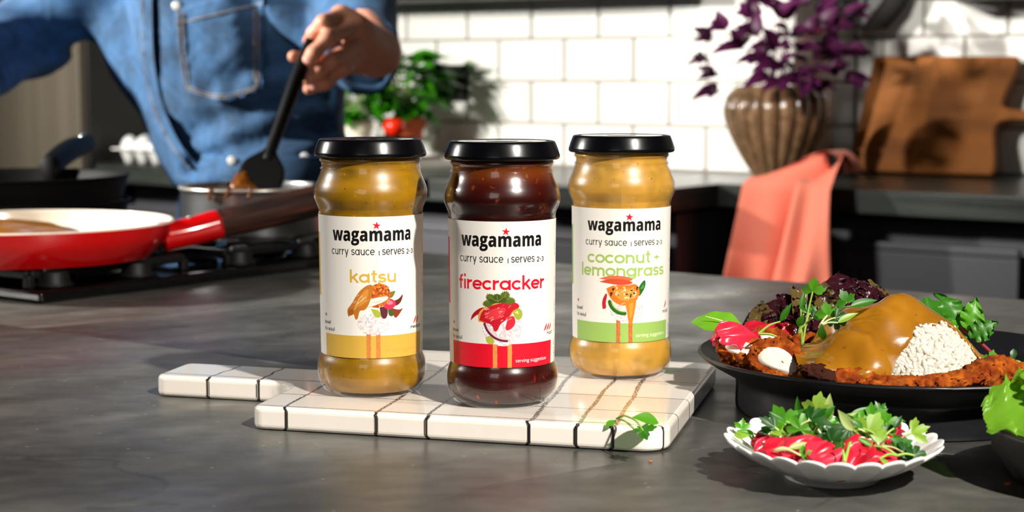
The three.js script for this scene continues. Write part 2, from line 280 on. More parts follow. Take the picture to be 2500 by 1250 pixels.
// ------------------------------------------------------------------ hob
{ const t = unit('gas_hob', 'black glass gas hob with iron pan supports set in the island', 'hob', -1.614, 0.9, -1.307);
  part('glass_plate', rb(0.5, 0.012, 0.48, 0.004, 2), M.blackGlass, t, [0, 0.0065, 0]);
  for (const [x, z, r] of [[0.117, 0.15, 0.05], [0.14, -0.15, 0.04], [-0.16, -0.05, 0.05], [-0.15, 0.17, 0.035]]) {
    const b = part('burner', lathe([[0, 0], [r, 0], [r, 0.006], [r * 0.8, 0.009], [0, 0.009]], 40), M.steel, t, [x, 0.0125, z]);
    part('burner_cap', lathe([[0, 0.009], [r * 0.7, 0.009], [r * 0.72, 0.013], [r * 0.6, 0.0155], [0, 0.0158]], 40), M.iron, b);
  }
  for (const [cx, cz, w, d] of [[0.12, 0.13, 0.2, 0.2], [0.13, -0.13, 0.19, 0.2], [-0.13, 0.13, 0.2, 0.2], [-0.13, -0.13, 0.2, 0.2]]) {
    const bars = [];
    for (const s of [-1, 1]) { bars.push(rb(w, 0.009, 0.009, 0.003).translate(0, 0.0255, s * d / 2), rb(0.009, 0.009, d, 0.003).translate(s * w / 2, 0.0255, 0), rb(w * 0.36, 0.009, 0.008, 0.003).translate(s * w * 0.32, 0.0255, 0), rb(0.008, 0.009, d * 0.36, 0.003).translate(0, 0.0255, s * d * 0.32));
      for (const q of [-1, 1]) bars.push(rb(0.01, 0.014, 0.01, 0.003).translate(s * w / 2, 0.0185, q * d / 2)); }
    part('pan_support', join(bars), M.iron, t, [cx, 0, cz]);
  }
  for (const z of [0.205, 0.1, -0.045, -0.15]) { const k = part('knob', lathe([[0, 0], [0.019, 0], [0.019, 0.003], [0.0155, 0.005], [0.015, 0.014], [0.013, 0.016], [0, 0.016]], 40), M.iron, t, [0.226, 0.0125, z]); part('knob_grip', rb(0.005, 0.006, 0.026, 0.002), M.steel, k, [0, 0.018, 0]); }
}
// red skillet
{ const t = thing('skillet', 'red enamelled skillet with cream lining and dark wooden handle on the hob', 'pan', [-0.506, 0.9305, -1.82], 0.4115);
  part('pan_body', lathe(smoothPts([[0, 0], [0.118, 0], [0.132, 0.003], [0.1475, 0.02], [0.153, 0.034], [0.1535, 0.0365]], 4), 128), M.red, t);
  part('pan_lining', lathe(smoothPts([[0.1535, 0.0365], [0.152, 0.0378], [0.1502, 0.0365], [0.1445, 0.02], [0.13, 0.007], [0.115, 0.0045], [0, 0.0045]], 4), 128), M.cream, t);
  const f = part('handle_socket', tube([[0.142, 0.015, 0], [0.17, 0.0195, 0], [0.206, 0.0275, 0]], (u) => 0.017 - 0.001 * Math.sin(u * 3) , 24, 16), M.red, t); f.geometry.scale(1, 1, 1.1);
  part('rivet', new THREE.SphereGeometry(0.0025, 12, 8), M.chrome, f, [0.172, 0.036, 0.004]);
  part('handle', tube([[0.2, 0.0265, 0], [0.25, 0.036, 0], [0.3, 0.0465, 0], [0.352, 0.057, 0], [0.372, 0.061, 0]], (u) => (u > 0.97 ? 0.011 : 0.0152 + 0.0025 * Math.sin(u * 3.1)), 24, 30), M.darkWood, t);
  const r = rng(4);
  const s = nets((x, y, z) => { const d = blend([ell([-0.03, 0.01, -0.045], [0.085, 0.021, 0.07]), ell([0.01, 0.006, 0.02], [0.07, 0.012, 0.06]), ell([-0.05, 0.006, 0.04], [0.05, 0.01, 0.05])], 0.02)(x, y, z) + 0.002 * (noise(x * 60, y * 60, z * 60) - 0.5); return d; }, [-0.14, -0.004, -0.13], [0.1, 0.04, 0.1], 0.005);
  single('curry_sauce', s, M.curry, 'golden curry sauce pooled in the red skillet', 'sauce', [-0.506, 0.9355, -1.82], 0.4115);
}
// two stacked black pans
const panBody = (r, h, b) => join([lathe(smoothPts([[0, 0], [b, 0], [b + 0.006, 0.003], [r - 0.003, h - 0.006], [r, h], [r - 0.003, h + 0.0005], [r - 0.007, h - 0.006], [b, 0.007], [b - 0.01, 0.005], [0, 0.005]], 4), 96)]);
{ const p = at(20, 470, 2.15);
  const a = thing('cooking_pot', 'black pot under the black frying pan at the back of the hob', 'pot', [p[0], 0.9305, -2.15], 0.6);
  part('pot_body', panBody(0.147, 0.036, 0.128), M.blackPan, a); part('pot_handle', tube([[-0.14, 0.03, 0.03], [-0.175, 0.032, 0.02], [-0.175, 0.032, -0.02], [-0.14, 0.03, -0.03]], 0.006, 10, 20), M.blackPan, a);
  const b = thing('frying_pan', 'black frying pan with raised black handle behind the red skillet', 'pan', [p[0], 0.964, -2.15], 0);
  part('pan_body', panBody(0.146, 0.033, 0.13), M.blackPan, b);
  const h1 = at(120, 415, 2.27), h2 = at(165, 370, 2.36), h3 = at(212, 350, 2.45), L = (q) => [q[0] - p[0], q[1] - 0.964, q[2] + 2.15];
  const e = 0.14 / Math.hypot(L(h1)[0], L(h1)[2]);
  part('pan_handle', tube([[L(h1)[0] * e, 0.026, L(h1)[2] * e], L(h1), L(h2), L(h3)], (u) => 0.0125 + 0.003 * Math.sin(u * 3.1), 16, 24), M.blackPan, b);
  part('handle_rivet', new THREE.SphereGeometry(0.005, 12, 8), M.chrome, b, [L(h3)[0] - 0.004, L(h3)[1] + 0.01, L(h3)[2] + 0.008]);
}
// saucepan, its sauce and the spatula
{ const P = [-0.303, 0.9305, -2.05];
  const t = thing('saucepan', 'grey steel saucepan with sauce drips on its rim being stirred', 'pan', P, 0.3);
  part('pan_body', lathe(smoothPts([[0, 0], [0.074, 0], [0.08, 0.004], [0.0815, 0.012], [0.0815, 0.052], [0.0835, 0.057], [0.0845, 0.059], [0.082, 0.06], [0.0795, 0.056], [0.079, 0.01], [0.074, 0.004], [0, 0.004]], 4), 96), M.steel, t);
  part('pan_rim', new THREE.TorusGeometry(0.0825, 0.0022, 10, 96).rotateX(Math.PI / 2), std(0xcfc9c0, 0.3, { metalness: 0.7 }), t, [0, 0.0585, 0]);
  part('pan_handle', tube([[0.078, 0.045, 0.02], [0.12, 0.05, 0.03], [0.2, 0.056, 0.05]], (u) => 0.008 + 0.003 * u, 12, 16), M.blackPan, t);
  for (const [a, l] of [[2.3, 0.007], [2.05, 0.003], [1.75, 0.004]]) part('sauce_drip', tube([[0.0795 * Math.cos(a), 0.06, 0.0795 * Math.sin(a)], [0.085 * Math.cos(a), 0.0605, 0.085 * Math.sin(a)], [0.0855 * Math.cos(a), 0.056 - l * 0.5, 0.0855 * Math.sin(a)], [0.0845 * Math.cos(a + 0.02), 0.056 - l, 0.0845 * Math.sin(a + 0.02)]], (u) => 0.0014 + 0.0008 * u, 8, 14), M.curryDark, t);
  const g = nets((x, y, z) => Math.max(Math.hypot(x, z) - 0.0785, y - 0.0015 * Math.sin(x * 90) * Math.cos(z * 70), -y - 0.03), [-0.084, -0.036, -0.084], [0.084, 0.008, 0.084], 0.004);
  single('curry_sauce', g, M.curry, 'curry sauce filling the grey saucepan', 'sauce', [P[0], 0.978, P[2]]);
}
const SP = { top: V(...at(773, 62, 2.2)), bot: V(...at(644, 415, 2.075)) };
{ const d = SP.bot.clone().sub(SP.top), len = d.length(), t = thing('spatula', 'black silicone spatula held in the saucepan by the cook', 'spatula', SP.top.toArray());
  t.quaternion.setFromUnitVectors(V(0, -1, 0), d.clone().normalize());
  part('handle', tube([[0, 0, 0], [0, -len * 0.3, 0.001], [0, -len * 0.7, 0.001], [0, -len + 0.012, 0]], (u) => 0.0058 + 0.0032 * Math.sin(Math.min(1, u * 1.4) * 2.6), 16, 30), M.silicone, t);
  const s = new THREE.Shape(); s.moveTo(-0.006, 0.03); s.bezierCurveTo(-0.012, 0.016, -0.026, 0.012, -0.027, -0.004); s.bezierCurveTo(-0.028, -0.026, -0.024, -0.036, -0.004, -0.037); s.bezierCurveTo(0.018, -0.038, 0.027, -0.03, 0.027, -0.006); s.bezierCurveTo(0.026, 0.012, 0.012, 0.016, 0.006, 0.03);
  const h = part('head', extrude(s, 0.012, 0.0035, 14, 3), M.silicone, t, [0, -len, -0.006]);
  const q = nets((x, y, z) => blend([ell([-0.019, -0.02, 0.005], [0.011, 0.016, 0.008]), ell([-0.008, -0.03, 0.004], [0.02, 0.01, 0.009])], 0.008)(x, y, z) + 0.002 * (noise(x * 200, y * 200, z * 200) - 0.5), [-0.045, -0.05, -0.01], [0.02, 0.012, 0.02], 0.002);
  part('sauce_smear', q, M.curryDark, h);
}
// eggs in a white carton
{ const base = room(-3.0, 0.9205, -2.68), t = thing('egg_carton', 'white egg carton on the worktop behind the cook', 'carton', base, TH), cups = [];
  for (let i = 0; i < 4; i++) for (let j = 0; j < 2; j++) cups.push(lathe([[0, 0.001], [0.011, 0.001], [0.0225, 0.03], [0.0235, 0.03], [0.0235, 0.032], [0.0215, 0.032], [0.01, 0.003], [0, 0.003]], 20).translate((i - 1.5) * 0.045, 0, (j - 0.5) * 0.045));
  part('cup_tray', join(cups), M.white, t);
  const rim = new THREE.Shape(); rim.moveTo(-0.096, -0.052); rim.lineTo(0.096, -0.052); rim.lineTo(0.096, 0.052); rim.lineTo(-0.096, 0.052); rim.closePath();
  for (let i = 0; i < 4; i++) for (let j = 0; j < 2; j++) { const h = new THREE.Path(); h.absarc((i - 1.5) * 0.045, (j - 0.5) * 0.045, 0.0215, 0, 7, true); rim.holes.push(h); }
  part('tray_rim', extrude(rim, 0.004, 0.0008, 20).rotateX(-Math.PI / 2), M.white, t, [0, 0.03, 0]);
  const egg = lathe(Array.from({ length: 19 }, (_, k) => { const a = -Math.PI / 2 + (k / 18) * Math.PI, y = Math.sin(a); return [Math.max(0, 0.0212 * Math.cos(a) * (1 - 0.12 * y)), 0.027 + 0.0265 * y]; }), 32);
  for (let i = 0; i < 4; i++) for (let j = 0; j < 2; j++) { const p = V((i - 1.5) * 0.045, 0.0085, (j - 0.5) * 0.045).applyAxisAngle(V(0, 1, 0), TH); single('egg', egg, M.porcelain, 'white egg in the carton, ' + ['first', 'second', 'third', 'last'][i] + ' from the left in the ' + ['back', 'front'][j] + ' row', 'egg', [base[0] + p.x, base[1] + p.y, base[2] + p.z], i + j * 2, 'eggs in the white carton'); }
}
// oven tray on the back worktop
{ const t = unit('oven_tray', 'pale metal tray on the back worktop below the herb pots', 'tray', -2.475, 0.9203, -2.85);
  part('tray_plate', rb(0.22, 0.004, 0.33, 0.002), std(0xd8d4cc, 0.25, { metalness: 0.3 }), t, [0, 0.002, 0]);
  for (const s of [-1, 1]) { part('tray_edge', rb(0.005, 0.016, 0.33, 0.002), std(0xd8d4cc, 0.25, { metalness: 0.3 }), t, [s * 0.1075, 0.011, 0]); part('tray_edge', rb(0.21, 0.016, 0.005, 0.002), std(0xd8d4cc, 0.25, { metalness: 0.3 }), t, [0, 0.011, s * 0.1625]); } }

// ------------------------------------------------------------------ leaves
// a blade along +y from its stalk, face to +z
function blade(L, W, o = {}) {
  const n = o.n ?? 10, m = o.m ?? 6, pos = [], idx = [], uv = [], prof = o.prof ?? ((t) => Math.sin(Math.PI * Math.pow(t, 0.75)));
  for (let i = 0; i <= n; i++) for (let j = 0; j <= m; j++) {
    const t = i / n, s = (j / m) * 2 - 1, w = W * 0.5 * Math.max(prof(t), 0.0) , e = Math.abs(s);
    const x = s * w, ruf = (o.ruffle ?? 0) * (e ** 1.5 * Math.sin(t * (o.waves ?? 18) + s * 2 + (o.seed ?? 0)) + 0.5 * e * t * Math.sin(s * (o.waves ?? 18) * 0.8 + t * 5 + (o.seed ?? 0) * 3)), bend = (o.bend ?? 0.3) * t * t * L, fold = (o.fold ?? 0.25) * e * w;
    pos.push(x, t * L - (o.bend ?? 0.3) ** 2 * t * t * L * 0.35, fold - bend + ruf); uv.push((s + 1) / 2, t);
  }
  for (let i = 0; i < n; i++) for (let j = 0; j < m; j++) { const a = i * (m + 1) + j, b = a + m + 1; idx.push(a, a + 1, b, b, a + 1, b + 1); }
  return geom(pos, idx, uv);
}
// a lobed blade (coriander): angle fan round the stalk point
function lobed(R, o = {}) {
  const seg = o.seg ?? 56, rows = 4, pos = [0, 0, 0], idx = [], uv = [0.5, 0], A = (o.spread ?? 118) * D2R, lobes = o.lobes ?? 3, teeth = o.teeth ?? 3;
  for (let j = 0; j <= seg; j++) {
    const s = j / seg, a = -A + 2 * A * s, lp = s * lobes, q = Math.abs((lp % 1) * 2 - 1), body = 0.52 + 0.48 * Math.pow(1 - q, 0.55), k = Math.abs(((lp * teeth) % 1) * 2 - 1);
    const rr = R * body * (1 - 0.15 * k) * (0.86 + 0.14 * Math.cos(a));
    for (let i = 1; i <= rows; i++) { const r = (rr * i) / rows, x = Math.sin(a) * r, y = Math.cos(a) * r; pos.push(x, y, R * (0.035 * Math.cos(lp * 6.283) * (i / rows) - (o.bend ?? 0.35) * (r / R) ** 2 * 0.6)); uv.push(s, i / rows); }
  }
  for (let j = 0; j < seg; j++) { const a = 1 + j * rows, b = a + rows; idx.push(0, b, a); for (let i = 0; i < rows - 1; i++) idx.push(a + i, b + i, b + i + 1, a + i, b + i + 1, a + i + 1); }
  return geom(pos, idx, uv);
}
function aim(m, dir, face) {                            // turn +y to dir and +z towards face
  const y = dir.clone().normalize(), x = V().crossVectors(y, face); if (x.lengthSq() < 1e-8) x.set(1, 0, 0); x.normalize();
  m.quaternion.setFromRotationMatrix(new THREE.Matrix4().makeBasis(x, y, V().crossVectors(x, y))); return m;
}
const G = { basil: leafMat(0x3f9a10), bright: leafMat(0x4e9416), mid: leafMat(0x317210), deep: leafMat(0x1a4e0d), lime: leafMat(0x86ab38), pale: leafMat(0xa3b868), purple: leafMat(0x521743, { transmission: 0.15 }), stem: std(0x8fb04a, 0.5), paleStem: std(0xcfdc9c, 0.5), redStem: std(0x7d2230, 0.5), lollo: leafMat(0x32101a, { transmission: 0.12, roughness: 0.25 }), lolloGreen: leafMat(0x5b4a26, { transmission: 0.15, roughness: 0.3 }) };
// basil and parsley in their pots
function herb(p, potR, potH, potMat, n, rad, h, label, seed, leafR, mats) {
  const t = thing('herb_pot', label, 'plant', p), r = rng(seed);
  part('pot', lathe([[0, 0], [potR * 0.72, 0], [potR * 0.95, potH * 0.78], [potR * 1.06, potH * 0.78], [potR * 1.08, potH], [potR * 0.96, potH], [potR * 0.9, potH * 0.9], [0, potH * 0.9]], 40), potMat, t);
  part('soil', new THREE.CircleGeometry(potR * 0.93, 30).rotateX(-Math.PI / 2), M.plinth, t, [0, potH * 0.905, 0]);
  const leaf = [blade(leafR * 2, leafR * 1.35, { bend: 0.45, fold: 0.3, n: 6, m: 4 }), lobed(leafR * 1.3, { seg: 30 })];
  for (let i = 0; i < n; i++) {
    const a = r() * 6.283, q = Math.sqrt(r()), y = r(), R = rad * q * Math.sin(0.5 + y * 2.0), b = V(Math.cos(a) * R, potH + 0.01 + h * y, Math.sin(a) * R), d = V(Math.cos(a), 0.1 + y * 0.9 - 0.3, Math.sin(a)).normalize();
    if (i % 5 === 0) part('stem', tube([[b.x * 0.15, potH * 0.88, b.z * 0.15], [b.x * 0.5, potH + (b.y - potH) * 0.6, b.z * 0.5], b.toArray()], 0.0016, 6, 6), G.stem, t);
    const m = part('leaf', leaf[i % 4 === 3 ? 1 : 0], mats[i % mats.length], t, b.toArray()); aim(m, d, V(r() - 0.5, 1, r() - 0.5)); m.scale.setScalar(0.75 + r() * 0.6);
  }
}
{ let p = at(985, 310, 3.85); herb([p[0], 0.9246, -3.85], 0.047, 0.1, M.terracotta, 200, 0.09, 0.12, 'bushy green basil in a terracotta pot against the tiles', 5, 0.023, [G.basil, G.mid, G.basil, G.basil, G.deep]);
  p = at(872, 310, 3.79); herb([p[0], 0.9246, -3.79], 0.032, 0.095, M.garlic, 110, 0.062, 0.06, 'small green herb in a cream pot left of the terracotta pot', 8, 0.019, [G.basil, G.mid, G.basil]);
  p = at(964, 330, 3.7); const t = thing('tomato', 'red tomato on a small dark stand before the terracotta pot', 'tomato', [p[0], 0.9892, -3.7]);
  part('flesh', lathe(Array.from({ length: 17 }, (_, k) => { const a = -Math.PI / 2 + (k / 16) * Math.PI; return [0.024 * Math.cos(a) * (1 + 0.04 * Math.sin(3 * a)), 0.02 + 0.02 * Math.sin(a) - (k > 13 ? 0.002 * (k - 13) : 0)]; }), 32), M.tomato, t);
  for (let k = 0; k < 5; k++) aim(part('calyx', blade(0.016, 0.005, { n: 4, m: 2, bend: 0.4 }), G.deep, t, [0, 0.037, 0]), V(Math.cos(k * 1.257), 0.2, Math.sin(k * 1.257)), V(0, 1, 0));
  single('food_stand', lathe([[0, 0], [0.035, 0], [0.036, 0.003], [0.012, 0.008], [0.01, 0.055], [0.042, 0.06], [0.044, 0.064], [0, 0.0635]], 40), M.iron, 'small dark food stand under the red tomato', 'stand', [p[0], 0.9246, -3.7]); }
// ribbed vase with purple sprigs
const PI0 = Math.PI;
{ const P = [0.4942, 0.9205, -3.3];
  const prof = [[0.038, 0], [0.04, 0.004], [0.043, 0.01], [0.064, 0.042], [0.086, 0.083], [0.098, 0.116], [0.0995, 0.138], [0.094, 0.157], [0.082, 0.171], [0.072, 0.177], [0.066, 0.1755], [0.062, 0.168], [0.03, 0.15]];
  const pp = smoothPts(prof, 5), ribs = 19, seg = 266, pos = [], idx = [], uv = [];
  for (let i = 0; i < pp.length; i++) for (let j = 0; j <= seg; j++) {
    const a = (j / seg) * Math.PI * 2, q = Math.abs(Math.sin((a * ribs) / 2)), f = i / pp.length, am = Math.min(1, Math.max(0, (f - 0.05) * 7)) * Math.min(1, Math.max(0, (0.93 - f) * 7)), k = pp[i][0] * (1 - 0.085 * am * (1 - Math.pow(q, 0.6)));
    pos.push(Math.cos(a) * k, pp[i][1], Math.sin(a) * k); uv.push(j / seg * 3, pp[i][1] * 6);
  }
  for (let i = 0; i < pp.length - 1; i++) for (let j = 0; j < seg; j++) { const a = i * (seg + 1) + j, b = a + seg + 1; idx.push(a, b, a + 1, b, b + 1, a + 1); }
  const t = thing('ribbed_vase', 'glazed brown ribbed stoneware vase holding purple leaves', 'vase', P);
  const glaze = std(0xffffff, 0.24, { map: texture(256, 256, (u, v) => { const s = 0.82 + (fbm(u * 14, v * 14, 2, 3) - 0.45) * 0.4 + (hash(Math.floor(u * 256), Math.floor(v * 256), 2) > 0.94 ? 0.35 : 0); return [166 * s, 128 * s, 92 * s]; }), clearcoat: 0.6, clearcoatRoughness: 0.16, side: THREE.DoubleSide });
  part('vase_body', geom(pos, idx, uv), glaze, t); part('vase_foot', lathe([[0, 0], [0.037, 0], [0.0385, 0.002], [0, 0.002]], 48), glaze, t);
  const o = thing('purple_plant', 'purple triangular leaved sprigs standing in the ribbed vase', 'plant', [P[0], P[1] + 0.15, P[2]]), r = rng(21);
  const L3 = [[0.036, 0.026], [0.03, 0.026], [0.04, 0.024]].map(([l, w], k) => blade(l, w, { n: 8, m: 4, bend: 0.35 + k * 0.15, fold: 0.4, prof: (u) => Math.pow(Math.sin(PI0 * Math.pow(Math.min(u, 0.999), 0.8)), 0.9) }));
  const targets = [[1735, 100, 3.25], [1770, 75, 3.3], [1725, 150, 3.2], [1812, 120, 3.25], [1845, 90, 3.3], [1745, 185, 3.25], [1752, 225, 3.22], [1865, 12, 3.3], [1895, -8, 3.35], [1910, 50, 3.28], [1950, 12, 3.3], [1975, 85, 3.25], [2015, 75, 3.2], [2065, 48, 3.18], [1930, 90, 3.2], [1890, 125, 3.2], [1950, 125, 3.18], [2010, 130, 3.22], [2062, 132, 3.2], [1905, 165, 3.16], [1935, 190, 3.15], [1975, 175, 3.17], [2020, 175, 3.2], [2062, 200, 3.22], [1885, 190, 3.17], [1960, 205, 3.14], [1990, 150, 3.28], [1860, 150, 3.22], [1840, 45, 3.34], [2000, 40, 3.3], [1915, 205, 3.15], [1990, 215, 3.15]];
  for (const [x, y, z] of targets) {
    const e = V(...at(x, y, z)).sub(V(P[0], P[1] + 0.15, P[2])), b = V(e.x * 0.12 + (r() - 0.5) * 0.03, -0.01, e.z * 0.12 + (r() - 0.5) * 0.03), far = y < 235 && (x < 1780 || x > 2030);
    const st = part('stem', tube([b.toArray(), [e.x * 0.35, Math.max(0.035, e.y * 0.75), e.z * 0.35], e.toArray()], 0.0011, 6, 10), G.redStem, o), out = V(e.x, e.y * 0.4, e.z).normalize();
    const n = 4 + (r() > 0.5 ? 1 : 0);
    for (let k = 0; k < n; k++) { const a = (k / n) * 6.283 + r(), s1 = V(Math.cos(a) * 0.7, 0.1 + 0.4 * r(), Math.sin(a) * 0.7).addScaledVector(out, 1.1), m = part('leaf', L3[k % 3], G.purple, st, e.toArray()); aim(m, s1, V(r() - 0.5, 0.8, 0.6)); m.scale.setScalar((x < 1780 ? 0.85 : 1.1) + r() * 0.45); }
  }
}
// wooden chopping board leaning on the right wall
{ const O = [-1.435, 0.9208, -3.262], pts = [[2128, 138], [2483, 138], [2478, 180], [2457, 235], [2452, 262], [2470, 272], [2520, 276], [2556, 276], [2556, 300], [2470, 300], [2448, 306], [2440, 330], [2450, 390], [2452, 440], [2101, 440], [2112, 300]];
  const dir = (px, py) => { const p = at(px, py, 1), n = [-0.6, 0, 0.8], t = -3.3 / (n[0] * p[0] + n[2] * p[2]); return [0.8 * p[0] * t + 0.6 * p[2] * t, 1.12 + (p[1] - 1.12) * t]; };
  const c = new THREE.Shape(), q = pts.map((p) => { const w = dir(...p); return [w[0] - O[0], Math.max(0, w[1] - 0.915)]; });
  const R = 0.012; q.forEach((p, i) => { const a = q[(i + q.length - 1) % q.length], b = q[(i + 1) % q.length], u = new THREE.Vector2(p[0] - a[0], p[1] - a[1]), v = new THREE.Vector2(b[0] - p[0], b[1] - p[1]), ru = Math.min(R, u.length() * 0.45), rv = Math.min(R, v.length() * 0.45); u.normalize(); v.normalize(); const s = [p[0] - u.x * ru, p[1] - u.y * ru]; i ? c.lineTo(...s) : c.moveTo(...s); c.quadraticCurveTo(p[0], p[1], p[0] + v.x * rv, p[1] + v.y * rv); }); c.closePath();
  const g = extrude(c, 0.022, 0.004, 8, 3), uv = g.attributes.uv, gp = g.attributes.position; for (let i = 0; i < uv.count; i++) uv.setXY(i, gp.getX(i) * 2.2, gp.getY(i) * 2.2);
  const t = thing('chopping_board', 'wooden chopping board with a side handle leaning on the tiled wall', 'board', room(...O), TH);
  part('board_body', g, M.board, t, [0, 0, 0], [-0.3, 0, 0]); }
// coral towel over the worktop edge
{ const N = 60, K = 70, pos = [], idx = [], uv = [], L = (a, b, t) => a + (b - a) * Math.min(1, Math.max(0, t));
  const sheet = (off) => { for (let j = 0; j <= K; j++) for (let i = 0; i <= N; i++) {
    const u = i / N, v = j / K, y = v < 0.12 ? 0.978 - 0.03 * (1 - v / 0.12) ** 1.6 + 0.0 : 0.978 - (v - 0.12) * 0.62, dn = Math.min(1, Math.max(0, (0.98 - y) / 0.25));
    const x0 = y > 0.935 ? L(-1.545, -1.455, (y - 0.935) / 0.04) : L(-1.545, -1.585, (0.935 - y) / 0.2), x1 = L(-1.368, -1.352, dn);
    const lean = Math.max(0, (y - 0.925)) * -1.0 + (v < 0.12 ? -(1 - v / 0.12) * 0.055 : 0), fold = 0.011 + dn * 0.045;
    const uc = 0.6 - 0.2 * dn, crease = u < uc ? -fold * 1.5 * Math.pow(u / uc, 2.2) * (0.4 + 0.6 * dn) : fold * 0.9 * (1 - Math.exp(-(u - uc) / 0.05)) - fold * 1.5 * (0.4 + 0.6 * dn) * Math.exp(-(u - uc) / 0.03), wave = fold * (u < uc ? 0.35 * Math.sin(u * 15 + 2 + v) * dn : 0.3 * Math.sin((u - uc) * 17 + v * 2) + 0.12 * Math.sin(u * 31 + v * 4)), top = y > 0.93 ? 0.012 * Math.sin(u * 12 + v * 14) * (y - 0.93) / 0.05 : 0;
    pos.push(x0 + (x1 - x0) * u, y + (y > 0.94 ? 0.006 * Math.sin(u * 7) - 0.022 * Math.max(0, 0.35 - u) - 0.02 * Math.exp(-(((u - 0.62) / 0.12) ** 2)) : 0), -2.748 + lean + crease + wave * 0.8 + top + off); uv.push(u, v);
  } };
  sheet(0.0015); sheet(-0.0015); const S = (N + 1) * (K + 1);
  for (let j = 0; j < K; j++) for (let i = 0; i < N; i++) { const a = j * (N + 1) + i, b = a + N + 1; idx.push(a, b, a + 1, b, b + 1, a + 1, S + a, S + a + 1, S + b, S + b, S + a + 1, S + b + 1); }
  for (let j = 0; j < K; j++) for (const i of [0, N]) { const a = j * (N + 1) + i, b = a + N + 1; i ? idx.push(a, b, S + a, b, S + b, S + a) : idx.push(a, S + a, b, b, S + a, S + b); }
  const cloth = std(0xe98068, 0.9, { sheen: 0.3, sheenColor: new THREE.Color(1, 0.7, 0.6), side: THREE.DoubleSide });
  const t = thing('towel', 'coral pink cotton towel bunched on the worktop edge and hanging down', 'towel', [0, 0, 0], TH);
  const g = geom(pos, idx, uv); part('hanging_cloth', g, cloth, t);
  const arch = []; const A = 18, B = 8, ps = [], ix = [];
  for (let i = 0; i <= A; i++) for (let j = 0; j <= B; j++) { const a = (i / A) * 3.3 - 0.1, w = j / B; ps.push(-1.408 + Math.cos(a) * 0.036 + w * 0.004, 0.952 + Math.sin(a) * 0.034, -2.79 - w * 0.06 + 0.006 * Math.sin(a * 2)); }
  for (let i = 0; i < A; i++) for (let j = 0; j < B; j++) { const a = i * (B + 1) + j, b = a + B + 1; ix.push(a, a + 1, b, b, a + 1, b + 1); }
  part('cloth_loop', geom(ps, ix), cloth, t);
}
